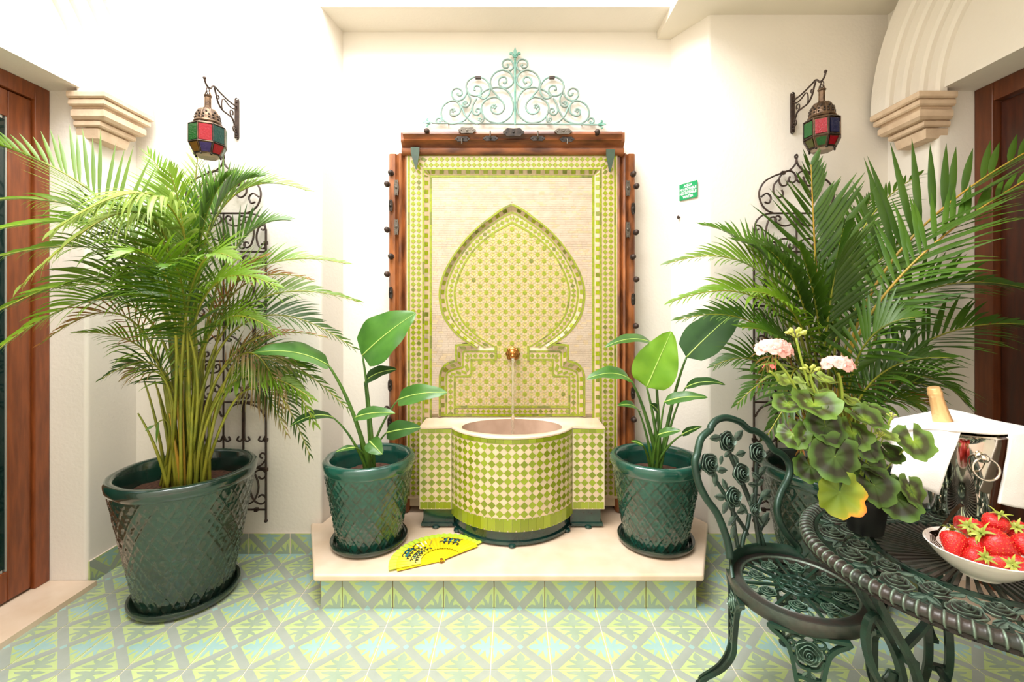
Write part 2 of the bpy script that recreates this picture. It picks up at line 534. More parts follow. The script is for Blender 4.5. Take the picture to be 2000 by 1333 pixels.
# ------------------------------------------------------------------ structure: walls
def arc2(cx, cy, r, a0, a1, n=5):
    return [(cx+r*cos(radians(a0+(a1-a0)*i/n)), cy+r*sin(radians(a0+(a1-a0)*i/n))) for i in range(n+1)]

def plan(mb, pts, z0, z1, mi=0):
    mb.prism([(x, y, z0) for x, y in pts], (0, 0, z1-z0), mi)

mb = MB()
r = .02
lp = [(-2.8, 3.25), (-2.8, 2.75)] + arc2(-1.153-r, 2.75+r, r, -90, 0) + [(-1.116, 3.0), (1.048, 3.0)] + arc2(1.187+r, 2.75+r, r, 180, 270) + [(2.8, 2.75), (2.8, 3.25)]
plan(mb, lp, 0, 3.31)
mb.box(-2.8, 2.8, 2.75, 3.25, 3.31, 4.0)
wb = mb.build('wall_back', M['wall'], smooth=True, angle=30)
structure(wb, 'white stucco back wall with a deep recess behind the mosaic fountain', 'wall')

for side, nm in ((-1, 'wall_left'), (1, 'wall_right')):
    mb = MB()
    X = lambda x: side*x
    jamb = [(2.8, 2.75), (2.275, 2.75)] + [(q[0], q[1]) for q in arc2(2.275+r, 2.43+r, r, 180, 270)] + [(2.8, 2.43)]
    pts = [(X(x), y) for x, y in jamb]
    if side > 0: pts = pts[::1]
    else: pts = pts[::-1]
    ar = sum(pts[i][0]*pts[(i+1) % len(pts)][1]-pts[(i+1) % len(pts)][0]*pts[i][1] for i in range(len(pts)))
    if ar < 0: pts = pts[::-1]
    plan(mb, pts, 0, 2.647)
    a, b = sorted((X(2.275), X(2.8)))
    mb.box(a, b, 1.15, 2.75, 2.647, 4.0)
    mb.box(a, b, -1.2, 1.15, 0, 4.0)
    w = mb.build(nm, M['wall'], smooth=True, angle=30)
    structure(w, ('white stucco side wall with arched head over the glazed door' if side < 0 else 'cream stucco side wall with arched head over the solid wooden door'), 'wall')

mb = MB(); mb.box(-2.8, 2.8, -1.3, -1.2, 0, 4.0)
structure(mb.build('wall_front', M['wall']), 'white stucco wall across the patio from the fountain', 'wall')
mb = MB(); mb.box(.957, 2.8, -1.2, 2.998, 3.262, 3.5)
structure(mb.build('ceiling', M['ceil']), 'cream ceiling over the table side of the patio', 'ceiling')
mb = MB()
mb.box(-3.7, -3.6, .6, 3.0, -.1, 2.9); mb.box(-3.6, -2.8, 2.9, 3.0, -.1, 2.9); mb.box(-3.6, -2.8, .6, .7, -.1, 2.9)
mb.box(-3.6, -2.8, .7, 2.9, 2.8, 2.9); mb.box(-3.6, -2.8, .7, 2.9, -.1, 0)
structure(mb.build('wall_inside', M['roomdark']), 'dim room behind the glazed door', 'wall')

# arch mouldings over the doors
for side, nm, lb in ((-1, 'trim_1', 'white stepped arch moulding springing from the stone corbel over the glazed door'),
                     (1, 'trim_2', 'cream stepped arch moulding springing from the stone corbel over the wooden door')):
    mb = MB()
    yc, zc = 1.79, 2.62
    for ra, rb, pr in ((.60, .665, .035), (.66, .735, .07), (.73, .80, .105), (.795, .915, .14)):
        n = 40; rows = []
        for i in range(n+1):
            a = pi*i/n
            rows.append([(side*2.29, yc+ra*cos(a), zc+ra*sin(a)), (side*(2.275-pr+.012), yc+ra*cos(a), zc+ra*sin(a)),
                         (side*(2.275-pr), yc+(ra+.015)*cos(a), zc+(ra+.015)*sin(a)),
                         (side*(2.275-pr), yc+rb*cos(a), zc+rb*sin(a)), (side*2.29, yc+rb*cos(a), zc+rb*sin(a))])
        mb.grid(rows, closed=True)
    o = mb.build(nm, M['wall'], smooth=True, angle=35)
    structure(o, lb, 'arch')

# stone corbels
for side, nm, lb in ((-1, 'trim_3', 'pale stone corbel carrying the arch beside the glazed door'),
                     (1, 'trim_4', 'pale stone corbel carrying the arch beside the wooden door')):
    mb = MB()
    layers = [(.148, .058, 2.70, 2.625, 2.588), (.136, .048, 2.69, 2.586, 2.552), (.122, .034, 2.675, 2.545, 2.487),
              (.086, .018, 2.645, 2.485, 2.452), (.066, .006, 2.625, 2.450, 2.388)]
    for k, (p, f, yb, zt, zb) in enumerate(layers):
        c = .014 if k in (2,) else .007
        x0, x1, y0, y1 = 2.275-p, 2.33, 2.43-f, yb
        rows = []
        taper = .022 if k == 4 else 0
        for ins, z in ((c+taper, zb), (taper*.4, zb+c), (0, zt-c), (c, zt)):
            rows.append([(side*(x0+ins), y0+ins, z), (side*(x0+ins), y1-ins, z), (side*x1, y1-ins, z), (side*x1, y0+ins, z)])
        mb.grid(rows, closed=True)
        mb.add(rows[-1], [(0, 1, 2, 3)]); mb.add(rows[0], [(3, 2, 1, 0)])
        if k < 4:   # dark joint between the courses
            pp = layers[k+1][0]
            mb.box(*sorted((side*(2.275-pp+.01), side*2.33)), 2.43-layers[k+1][1]+.01, layers[k+1][2]-.01, layers[k+1][3]-.002, zb+.002)
    o = mb.build(nm, M['stone'], smooth=True, angle=35)
    structure(o, lb, 'corbel')

# door sills
for side, nm, lb in ((-1, 'trim_5', 'pale stone doorstep in front of the glazed door'), (1, 'trim_6', 'pale stone doorstep in front of the wooden door')):
    mb = MB(); x0, x1 = sorted((side*2.6, side*2.22)); mb.box(x0, x1, 1.0, 2.428, 0, .0275)
    structure(mb.build(nm, M['marble']), lb, 'doorstep')

# baseboards of half tiles
def base_run(nm, lb, spots, rz, cut=()):
    mb = MB()
    for (x0, x1, y0, y1) in cut: mb.box(x0, x1, y0, y1, 0, .1245)
    o = mb.build(nm, M['grout'])
    structure(o, lb, 'baseboard')
    for (x, y) in spots:
        inst('tile', me_half, o, (x, y, 0), (pi/2, 0, rz))
base_run('baseboard_left', 'patterned green tile skirting along the back wall beside the fountain step, big pot side',
         [(GX+T*(i+.5), 2.741) for i in range(-9, -4)], 0, [(-2.275, -1.16, 2.742, 2.75)])
base_run('baseboard_right', 'patterned green tile skirting along the back wall behind the iron chair',
         [(GX+T*(i+.5), 2.741) for i in range(5, 9)], 0, [(1.19, 2.275, 2.742, 2.75)])
base_run('baseboard_side_left', 'short patterned tile skirting on the jamb next to the glazed door', [(-2.266, 2.56)], pi/2, [(-2.275, -2.267, 2.44, 2.75)])
base_run('baseboard_side_right', 'short patterned tile skirting on the jamb next to the wooden door', [(2.266, 2.56)], -pi/2, [(2.267, 2.275, 2.44, 2.75)])

# ------------------------------------------------------------------ doors
d1 = thing('door_1', 'varnished brown wooden glazed door left ajar-free in its frame beside the big potted palm'.replace(' left ajar-free', ' closed'), 'door', (-2.5, 1.8, .03), None, 'structure')
def part_box(parent, name, m, *b, bev=.004):
    mb = MB(); mb.box(*b); o = mb.build(name, m, parent)
    if bev:
        md = o.modifiers.new('bevel', 'BEVEL'); md.width = bev; md.segments = 2
    return o
X0 = -2.475
part_box(d1, 'door_jamb', M['doorwood'], X0-.08, X0+.004, 2.352, 2.428, .0285, 2.646)
part_box(d1, 'door_jamb', M['doorwood'], X0-.08, X0+.004, 1.152, 1.23, .0285, 2.646)
part_box(d1, 'head_jamb', M['doorwood'], X0-.08, X0+.004, 1.23, 2.352, 2.565, 2.646)
part_box(d1, 'sash_stile', M['doorwood'], X0-.07, X0-.012, 2.240, 2.349, .04, 2.56)
part_box(d1, 'sash_stile', M['doorwood'], X0-.07, X0-.012, 1.235, 1.37, .04, 2.56)
part_box(d1, 'top_rail', M['doorwood'], X0-.07, X0-.012, 1.372, 2.238, 2.43, 2.56)
part_box(d1, 'bottom_rail', M['doorwood'], X0-.07, X0-.012, 1.372, 2.238, .04, .185)
mb = MB()
mb.box(X0-.03, X0-.016, 2.233, 2.239, .187, 2.428); mb.box(X0-.03, X0-.018, 1.372, 2.221, .187, .2); mb.box(X0-.03, X0-.018, 1.372, 2.221, 2.414, 2.428)
mb.build('glazing_bead', M['bead'], d1)
part_box(d1, 'glass_pane', M['glassdark'], X0-.026, X0-.020, 1.375, 2.2325, .2, 2.413, bev=0)

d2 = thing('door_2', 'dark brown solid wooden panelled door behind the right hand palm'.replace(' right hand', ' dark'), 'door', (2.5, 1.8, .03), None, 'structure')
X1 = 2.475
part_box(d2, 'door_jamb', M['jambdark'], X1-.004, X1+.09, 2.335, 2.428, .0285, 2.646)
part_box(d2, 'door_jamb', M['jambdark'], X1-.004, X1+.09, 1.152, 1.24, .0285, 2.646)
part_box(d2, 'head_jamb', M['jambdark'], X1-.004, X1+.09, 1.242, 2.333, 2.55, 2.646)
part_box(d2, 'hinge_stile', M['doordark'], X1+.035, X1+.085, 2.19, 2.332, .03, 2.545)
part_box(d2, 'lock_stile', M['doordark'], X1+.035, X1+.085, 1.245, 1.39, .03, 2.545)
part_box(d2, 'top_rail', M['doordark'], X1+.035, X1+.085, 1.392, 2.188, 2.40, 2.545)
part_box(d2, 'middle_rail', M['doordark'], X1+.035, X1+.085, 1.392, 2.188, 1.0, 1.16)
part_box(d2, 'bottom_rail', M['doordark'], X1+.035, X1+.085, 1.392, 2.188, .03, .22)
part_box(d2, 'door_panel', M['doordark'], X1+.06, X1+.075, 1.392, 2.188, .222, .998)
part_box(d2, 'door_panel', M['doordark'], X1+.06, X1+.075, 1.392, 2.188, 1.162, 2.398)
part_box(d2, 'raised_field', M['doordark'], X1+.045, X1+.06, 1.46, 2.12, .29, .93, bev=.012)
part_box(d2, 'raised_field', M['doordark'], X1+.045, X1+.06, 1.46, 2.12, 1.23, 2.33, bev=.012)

# ------------------------------------------------------------------ fountain step
st = thing('fountain_step', 'low marble topped step with patterned green tile riser under the mosaic fountain', 'step', (0, 2.6, 0))
mb = MB()
plan(mb, [(-.967, 2.2125), (.935, 2.2125), (1.186, 2.748), (1.047, 2.998), (-1.115, 2.998), (-1.152, 2.748), (-1.218, 2.748)], .1485, .185)
o = mb.build('marble_slab', M['marble'], st, smooth=False)
md = o.modifiers.new('bevel', 'BEVEL'); md.width = .011; md.segments = 3; md.limit_method = 'ANGLE'
mb = MB()
plan(mb, [(-.945, 2.2505), (.905, 2.2505), (1.13, 2.748), (-1.17, 2.748)], 0, .148)
mb.build('step_core', M['marble_edge'], st)
for i in range(-3, 4):
    inst('riser_tile', me_half, st, (GX+T*(i+.5), 2.2425, 0), (pi/2, 0, 0), (1, 1.12, 1))
inst('riser_tile', me_part, st, (GX-T*3.5, 2.2425, 0), (pi/2, 0, 0), (1, 1.12, 1))
# ------------------------------------------------------------------ mosaic wall fountain
YP = 2.9125                     # face of the mosaic panel
ft = thing('wall_fountain', 'green and cream mosaic tile wall fountain with half round basin and lion head spout', 'fountain', (0, 2.75, .185))
PS = YP/F
L0, L1 = .040, .020             # relief of the outer border and of the ivory field above the star mosaic
def pp(u, v, d=0.0):
    return P(u, v, YP-d)

def flat_poly(mb, uv, d0, d1, mi=0):
    """A tile on the panel: outline in panel units (u right, v down), from relief d0 to d1."""
    ar = sum(uv[i][0]*uv[(i+1) % len(uv)][1]-uv[(i+1) % len(uv)][0]*uv[i][1] for i in range(len(uv)))
    if ar > 0: uv = uv[::-1]
    mb.prism([pp(u, v, d0) for u, v in uv], (0, -(d1-d0), 0), mi, back=False)
def slope_poly(mb, uv, ds, t, mi=0):
    """A tile on a sloping bed: ds gives the relief of every corner, t the tile's thickness."""
    ar = sum(uv[i][0]*uv[(i+1) % len(uv)][1]-uv[(i+1) % len(uv)][0]*uv[i][1] for i in range(len(uv)))
    if ar > 0: uv, ds = uv[::-1], ds[::-1]
    mb.prism([pp(p[0], p[1], d) for p, d in zip(uv, ds)], (0, -t, 0), mi, back=False)

mb = MB(); mb.box(-.672, .672, YP, 2.996, .215, 1.985)
mb.build('panel_backing', M['mgrout2'], ft)

rnd = random.Random(11)
G, O, CR, TP = 0, 1, 2, 3       # material slots: lime, olive, cream, taupe
MM = [M['mgreen'], M['molive'], M['mcream'], M['mtaupe'], M['mdot'], M['mgrout']]
def lerp2(a, b, t): return (a[0]+(b[0]-a[0])*t, a[1]+(b[1]-a[1])*t)

def band_strip(mb, A, B, bands, hi=0.0, lo=None, mirror=False):
    """Bands of tesserae between two polylines A (outer) and B (inner) with matching vertices."""
    n = len(A)
    lo = hi if lo is None else lo
    fc_ = [(b_[1]+b_[2])/2 for b_ in bands if b_[0] == 'check']
    mx = (lambda p: (2000-p[0], p[1])) if mirror else (lambda p: p)
    mid = [lerp2(A[i], B[i], .4) for i in range(n)]
    L = [0]
    for i in range(n-1): L.append(L[-1]+math.hypot(mid[i+1][0]-mid[i][0], mid[i+1][1]-mid[i][1]))
    def at(s, f):
        s = min(max(s, 0), L[-1])
        j = 0
        while j < n-2 and L[j+1] < s: j += 1
        t = (s-L[j])/max(L[j+1]-L[j], 1e-6)
        return lerp2(lerp2(A[j], A[j+1], t), lerp2(B[j], B[j+1], t), f)
    for kind, f0, f1, step in bands:
        k = max(1, round(L[-1]/step))
        base = hi if (fc_ and f0 < fc_[0]) or not fc_ else lo
        ds = L[-1]/k
        for i in range(k):
            s0, s1 = i*ds, (i+1)*ds
            if kind == 'line':
                g = .35
                q = [at(s0+g*.5, f0), at((s0+s1)/2, f0), at(s1-g*.5, f0), at(s1-g*.5, f1), at((s0+s1)/2, f1), at(s0+g*.5, f1)]
                flat_poly(mb, [mx(p) for p in q], base, base+.004+rnd.uniform(0, .0007), G if rnd.random() > .12 else O)
            elif kind == 'check':
                q = [at(s0+.2, f0), at(s1-.2, f0), at(s1-.2, f1), at(s0+.2, f1)]
                m = (G if rnd.random() < .85 else O) if i % 2 else (CR if rnd.random() < .85 else TP)
                slope_poly(mb, [mx(p) for p in q], [hi, hi, lo, lo], .003+rnd.uniform(0, .0006), m)
                q = [at(s0-.1, f0-.03), at(s1+.1, f0-.03), at(s1+.1, f1+.03), at(s0-.1, f1+.03)]
                slope_poly(mb, [mx(p) for p in q], [hi, hi, lo, lo], .0012+rnd.uniform(0, .0005), CR)
            elif kind == 'dia':
                sm, fm = (s0+s1)/2, (f0+f1)/2
                fr = (f1-f0)*.06
                q = [at(s0+.4, fm), at(sm, f0+fr), at(s1-.4, fm), at(sm, f1-fr)]
                flat_poly(mb, [mx(p) for p in q], base, base+.0045+rnd.uniform(0, .0006), G if rnd.random() > .08 else O)
            elif kind == 'bed':
                q = [at(s0, f0), at(s1, f0), at(s1, f1), at(s0, f1)]
                flat_poly(mb, [mx(p) for p in q], 0, base+.002+rnd.uniform(0, .0004), CR)

# outer rectangular border
mb = MB()
bb = [('bed', 0, .69, 60), ('bed', .90, 1.0, 60), ('line', .0, .08, 24), ('dia', .105, .34, 10.4), ('dia', .34, .575, 10.4),
      ('line', .60, .68, 24), ('check', .70, .89, 8.6), ('line', .91, 1.0, 24)]
band_strip(mb, [(797,969),(797,347),(797,301.5)], [(843.5,969),(843.5,347),(843.5,347)], bb, L0, L1)
band_strip(mb, [(797,301.5),(843.5,301.5),(1156.5,301.5),(1203,301.5)], [(843.5,347),(843.5,347),(1156.5,347),(1156.5,347)], bb, L0, L1)
band_strip(mb, [(1203,301.5),(1203,347),(1203,969)], [(1156.5,347),(1156.5,347),(1156.5,969)], bb, L0, L1)
o = mb.build('border_mosaic', MM, ft); tag(o, kind='stuff')

# keyhole arch
outer = [(1000,398),(1020.7,407.5),(1041,423),(1062,438.5),(1083,458),(1100,478),(1117.4,502.4),(1131,526.6),(1140,551),(1143.3,571.5),(1142,592),(1136.4,616),(1124,637),(1107,656),(1086,671),(1069,681)]
inner = [(1000,437),(1034.5,456),(1062,478),(1083,502),(1100,533.5),(1109,561),(1110,578),(1105,606),(1093,630),(1069,654),(1048,668),(1033,677)]
def dens(pts, n):
    return [(p.x, p.y) for p in resample(smooth_path([(x, y, 0) for x, y in pts], 6), n)]
oc, ic = dens(outer, 60), dens(inner, 60)
def nearest(p, pts):
    best = None
    for i in range(len(pts)-1):
        a, b = V(pts[i]), V(pts[i+1]); e = b-a
        t = min(max((V(p)-a).dot(e)/max(e.length_squared, 1e-9), 0), 1)
        q = a+e*t; d = (V(p)-q).length
        if best is None or d < best[0]: best = (d, (q.x, q.y))
    return best[1]
an = [nearest(p, ic) for p in oc]
an[0] = ic[0]
mb = MB()
arch_b = [('bed', 0, .14, 8), ('bed', .37, 1, 8), ('line', 0, .115, 13), ('check', .15, .36, 8.4), ('line', .40, .50, 13), ('dia', .53, .86, 10.6), ('line', .885, 1.0, 13)]
for mr in (False, True):
    band_strip(mb, oc, an, [b_ for b_ in arch_b if b_[2] < .45], L1, .0, mr)
    band_strip(mb, oc+[oc[-1]], an+[ic[-1]], [b_ for b_ in arch_b if b_[2] > .45], .0, None, mr)
o = mb.build('arch_mosaic', MM, ft); tag(o, kind='stuff')

# stepped base of the keyhole
bo = [(1034,672),(1077.5,672),(1111,672),(1111,704),(1111,704),(1122,706),(1131,711),(1138,719),(1142,729),(1143,740),(1143,813)]
bi = [(1034,705),(1077.5,705),(1077.5,705),(1077.5,705),(1077.5,737),(1088,737),(1099,737),(1110,737),(1110,737),(1110,740),(1110,813)]
mb = MB()
for mr in (False, True):
    band_strip(mb, [(1080,672)]+bo[2:], [(1077.5,705)]+bi[2:], [b_ for b_ in arch_b if b_[2] < .45], L1, .0, mr)
    band_strip(mb, bo, bi, [b_ for b_ in arch_b if b_[2] > .45], .0, None, mr)
    # short upright beside the neck
    band_strip(mb, [(1034,676),(1034,705)], [(1029.5,676),(1029.5,705)], [('line', 0, 1, 13)], .004, None, mr)
    band_strip(mb, [(1000,809.5),(1143,809.5)], [(1000,813.5),(1143,813.5)], [('line', 0, 1, 13)], .003, None, mr)
    band_strip(mb, [(1000,798.5),(1112,798.5)], [(1000,808.5),(1112,808.5)], [('bed', 0, 1, 8), ('dia', .02, .98, 10.6)], .001, None, mr)
    band_strip(mb, [(1000,793),(1112,793)], [(1000,797),(1112,797)], [('line', 0, 1, 13)], .003, None, mr)
o = mb.build('stepped_base_mosaic', MM, ft); tag(o, kind='stuff')

# star mosaic inside the keyhole and the stepped base
def inside(u, v):
    x = abs(u-1000)
    if 436 < v < 678:
        # inner arch curve
        best = 0
        for i in range(len(ic)-1):
            a, b = ic[i], ic[i+1]
            if (a[1]-v)*(b[1]-v) <= 0 and a[1] != b[1]:
                t = (v-a[1])/(b[1]-a[1]); best = max(best, a[0]+(b[0]-a[0])*t-1000)
        return x < best-1.0
    if v <= 704: return x < 28
    if v <= 737: return x < 76.5
    if v <= 793: return x < 109
    return False
mb = MB()
flat = [(x, y) for x, y in ic] + [(1029,705),(1077.5,705),(1077.5,737),(1110,737),(1110,793)]
flat_poly(mb, flat + [(2000-x, y) for x, y in reversed(flat[1:])], 0, .0012, 5)
pit = 25.0
rows = int((800-437)/(pit/2))+2
for j in range(rows):
    v = 448+j*12.4
    for i in range(-6, 7):
        u = 1000+(i+(.5 if j % 2 else 0))*pit
        if inside(u, v):
            r0 = 4.3
            flat_poly(mb, [(u+r0*cos(pi/8+k*pi/4), v+r0*sin(pi/8+k*pi/4)) for k in range(8)], .0012, .004, G if rnd.random() > .02 else O)
        for k in range(8):
            a = k*pi/4+pi/8
            # kite shaped cream pieces around each star
            c, s_ = cos(a), sin(a)
            def q(rr, w): return (u+rr*c-w*s_, v+rr*s_+w*c)
            if inside(*q(7.2, 0)):
                flat_poly(mb, [q(4.6, 0), q(6.8, 2.4), q(9.2, 1.1), q(9.2, -1.1), q(6.8, -2.4)], .0012, .0028+.0004*(k % 2)+.0002*(j % 2)+rnd.uniform(0, .00015), CR)
    for i in range(-12, 13):
        for du, dv in ((0, 0),):
            u2 = 1000+i*pit/2+pit/4+du
            v2 = v+6.2
            if inside(u2, v2):
                flat_poly(mb, [(u2+1.9*cos(k*pi/3), v2+1.9*sin(k*pi/3)) for k in range(6)], .0012, .0036, 4)
        u2, v2 = 1000+(i+(0 if j % 2 else .5))*pit, v
        for k in range(4):
            a = k*pi/2
            uu, vv = u2+3.2*cos(a), v2+3.2*sin(a)
            if abs(i) < 7 and inside(uu, vv):
                flat_poly(mb, [(uu+1.5*cos(k2*pi/2), vv+1.5*sin(k2*pi/2)) for k2 in range(4)], .0012, .0036, 4 if k % 2 else CR)
o = mb.build('star_mosaic', MM, ft); tag(o, kind='stuff')

# ivory brick field
def outer_half(v):
    best = 0
    if 398 < v < 681:
        for i in range(len(oc)-1):
            a, b = oc[i], oc[i+1]
            if (a[1]-v)*(b[1]-v) <= 0 and a[1] != b[1]:
                t = (v-a[1])/(b[1]-a[1]); best = max(best, a[0]+(b[0]-a[0])*t-1000)
    if v > 671:
        best = max(best, 111 if v < 704 else (111+32*sqrt(max(0, 1-((740-v)/36)**2)) if v < 740 else 143))
    return best
mb = MB()
bh = 4.35
for j in range(int((812-347)/bh)):
    v0 = 347.2+j*bh; v1 = v0+bh-.35
    ha_, hc_ = outer_half(v0-.2), outer_half(v0+bh)
    h0 = max(ha_, hc_)
    hb0, hb1 = max(0, ha_-2.6), max(0, hc_-2.6)
    off = rnd.uniform(0, 11)
    for sgn in (1, -1):
        if h0 < 156:
            flat_poly(mb, [(1000+sgn*hb0, v0-.2), (1000+sgn*156.6, v0-.2), (1000+sgn*156.6, v0+bh), (1000+sgn*hb1, v0+bh)], 0, L1+.0012, 0)
        x = h0
        first = True
        x = min(ha_, hc_)+.6 if h0 > 0 else 0
        while x < 156:
            w = off if first and off > 3 else rnd.uniform(9, 12.5)
            first = False
            x1 = min(x+w, 156.2)
            if x1-x > 1:
                us = [1000+sgn*x+.2*sgn, 1000+sgn*x1-.2*sgn]
                if sgn > 0 or h0 > 0 or True:
                    u0, u1 = min(us), max(us)
                    xa, xb = max(x, ha_+.5 if ha_ else 0), max(x, hc_+.5 if hc_ else 0)
                    if x1 > max(xa, xb)+.8: flat_poly(mb, [(1000+sgn*(xa+.2), v0), (1000+sgn*(x1-.2), v0), (1000+sgn*(x1-.2), v1), (1000+sgn*(xb+.2), v1)], L1-.002, L1+.0022+rnd.uniform(0, .0006), 0 if rnd.random() < .8 else 1)
            x = x1
o = mb.build('ivory_tiles', [M['mfield'], M['mcream']], ft); tag(o, kind='stuff')

# lion head spout and the water
mb = MB()
c = pp(1001.5, 691)
mb.lathe([(.001, .0), (.030, .0), (.043, .006), (.044, .014), (.036, .020), (.030, .022)], (0, 0, 0), 24, 0, fn=lambda a, i, r, z: (r*(1+.09*cos(8*a)) if r > .03 else r, z))
vs = mb.v; mb.v = [(c.x+p[0], YP-.003-p[2], c.z+p[1]) for p in vs]
mb.f = [f[::-1] for f in mb.f]
mb.ball(c+V((0, -.036, .004)), .028, 12, 8, 0, (1, .8, 1.05))
mb.ball(c+V((0, -.060, -.008)), .016, 10, 6, 0, (1, 1.1, .8))
for sx in (-1, 1):
    mb.ball(c+V((sx*.011, -.058, .010)), .0055, 8, 5)
    mb.ball(c+V((sx*.024, -.036, .026)), .010, 8, 5)
    mb.ball(c+V((sx*.010, -.062, -.018)), .008, 8, 5)
mb.tube([c+V((0, -.045, -.018)), c+V((0, -.075, -.020))], .008, 10)
sp = mb.build('lion_head_spout', M['brass'], ft, smooth=True, angle=60)
mb = MB()
n = 26; path = []; rr = []
for i in range(n+1):
    t = i/n
    path.append(c+V((.002*sin(i*1.7), -.073-.055*t**.6, -.022-.47*t)))
    rr.append(.0085+.0022*sin(i*2.3)+.001*cos(i*5.1))
mb.tube(path, rr, 10)
M['water'] = mat('clear_water', (240,232,214), .05, trans=.85, bump=.4, bscale=90)
mb.build('water_stream', M['water'], ft, smooth=True, angle=180)

# ---- basin
bs = thing('basin', None, None, (0, 2.7, .185)); bs.parent = ft; bs.location = V((0, 2.7, .185))-V((0, 2.75, .185))
YW, HWd, WX = 2.675, .356, .543
R_ = .39; CY = 2.456+R_
HA = math.asin(HWd/R_)
ZT, ZB = .786, .2725
def outline(off, inset=0.0, n=28):
    """Plan outline of the basin grown by off, from the left back corner round the front to the right."""
    ra = R_+off
    hx = HWd+off*.6
    ha = math.asin(min(.999, hx/ra))
    pts = [(-WX-off, 2.905), (-WX-off, YW-off)]
    y0 = CY-ra*cos(ha)
    pts.append((-hx, YW-off))
    for i in range(n+1):
        a = -ha+2*ha*i/n
        pts.append((ra*sin(a), CY-ra*cos(a)))
    pts += [(hx, YW-off), (WX+off, YW-off), (WX+off, 2.905)]
    return pts
mb = MB()
oc_ = outline(.0016)
mb.grid([[(x, y, .300) for x, y in oc_], [(x, y, .770) for x, y in oc_]])
mb.add([(x, y, .300) for x, y in oc_], [tuple(reversed(range(len(oc_))))])
ha_ = HA*.985
plan(mb, [((R_+.0016)*sin(-ha_+2*ha_*i/28), CY-(R_+.0016)*cos(-ha_+2*ha_*i/28)) for i in range(29)], .272, .302)
mb.build('basin_core', M['mgrout2'], bs, smooth=True, angle=35)
# marble rim with an oval hollow
ol = outline(.004)
NB = 64
ex, ey, cx, cy = .298, .188, 0.0, 2.708
def ray_out(a):
    """Distance from the hollow's centre to the outline in direction a."""
    d = V((cos(a), sin(a))); best = 9
    pts = ol+[ol[0]]
    for i in range(len(pts)-1):
        p = V(pts[i])-V((cx, cy)); q = V(pts[i+1])-V((cx, cy)); e = q-p
        den = d.x*e.y-d.y*e.x
        if abs(den) < 1e-9: continue
        t = (p.x*e.y-p.y*e.x)/den; s_ = (p.x*d.y-p.y*d.x)/den
        if t > 0 and -1e-6 <= s_ <= 1+1e-6: best = min(best, t)
    return best
angs = sorted(set([2*pi*k/NB for k in range(NB)] + [math.atan2(p[1]-cy, p[0]-cx) % (2*pi) for p in ol]))
rows = []; rows2 = []
for a in angs:
    ro = ray_out(a)
    c_, s_ = cos(a), sin(a)
    def pt(rx, z): return (cx+c_*rx, cy+s_*rx, z)
    ri = 1/sqrt((c_/ex)**2+(s_/ey)**2)
    rows.append([pt(ro, ZT-.012), pt(ro, ZT-.004), pt(ro-.005, ZT), pt(ri+.012, ZT), pt(ri, ZT-.008)])
    rows2.append([pt(ri, ZT-.008), pt(ri*.98, ZT-.09), pt(ri*.92, ZT-.17), pt(ri*.5, ZT-.21), pt(ri*.02, ZT-.22)])
rows.append(rows[0]); rows2.append(rows2[0])
mb = MB(); mb.grid(rows2)
mb.f = [f[::-1] for f in mb.f]
M['inside'] = mat('pink_marble_hollow', (196,166,144), .35, col2=(176,146,124), vscale=8)
mb.build('basin_hollow', M['inside'], bs, smooth=True, angle=50)
mb = MB(); mb.grid(rows)
mb.f = [f[::-1] for f in mb.f]
mb.build('marble_rim', M['marble'], bs, smooth=True, angle=50)
mb = MB()
mb.add([(cx+ex*.935*cos(2*pi*k/40), cy+ey*.935*sin(2*pi*k/40), ZT-.15) for k in range(40)], [tuple(range(40))])
M['pool'] = mat('still_water', (244,238,230), .02, trans=1.0)
mb.build('basin_water', M['pool'], bs)
# green ceramic base with little feet
def base_outline(off): return outline(off)
mb = MB()
plan(mb, outline(-.018), .190, .305)
plan(mb, outline(-.006), .198, .212)
mb.build('ceramic_base', M['ceramic'], bs, smooth=True, angle=35)
for a in (-1.0, 0.0, 1.0):
    mb = MB()
    mb.lathe([(.001, 0), (.018, 0), (.022, .008), (.018, .018), (.001, .02)], (R_*.97*sin(a), CY-R_*.97*cos(a), .1852), 12)
    mb.build('foot', M['ceramic'], bs, smooth=True)
for x in (-.45, .45):
    mb = MB(); mb.lathe([(.001, 0), (.018, 0), (.022, .008), (.018, .018), (.001, .02)], (x, YW+.01, .1852), 12)
    mb.build('foot', M['ceramic'], bs, smooth=True)

# individual tiles
def tile_proto(name, pts, m, t=.003):
    mb = MB(); mb.prism([(x, 0, z) for x, z in pts], (0, -t, 0), 0, back=False)
    o = mb.build(name, m); me = o.data; bpy.data.objects.remove(o); return me
D = .0449; hd = D/2-.0012
me_dg = tile_proto('green_diamond_tile', [(-hd, 0), (0, -hd), (hd, 0), (0, hd)], M['mgreen2'])
me_dc = tile_proto('cream_diamond_tile', [(-hd, 0), (0, -hd), (hd, 0), (0, hd)], M['mcream2'], .0026)
me_tri = {}
for nm, pts in dict(up=[(-hd, 0), (hd, 0), (0, hd)], down=[(-hd, 0), (0, -hd), (hd, 0)]).items():
    me_tri[nm] = tile_proto('cream_triangle_tile', pts, M['mcream2'], .0026)
me_edge = tile_proto('green_edge_tile', [(-.0218, -.0115), (.0218, -.0115), (.0218, .0115), (-.0218, .0115)], M['mgreen2'], .004)
me_bot = tile_proto('green_border_tile', [(-.0218, -.02), (-.004, -.02), (0, -.014), (.004, -.02), (.0218, -.02), (.0218, .02), (.004, .02), (0, .014), (-.004, .02), (-.0218, .02)], M['mgreen2'], .0035)
def drum(s):
    a = s/R_
    return (R_*sin(a), CY-R_*cos(a), a)
ZD0 = .748
LA = R_*HA
NC = 20
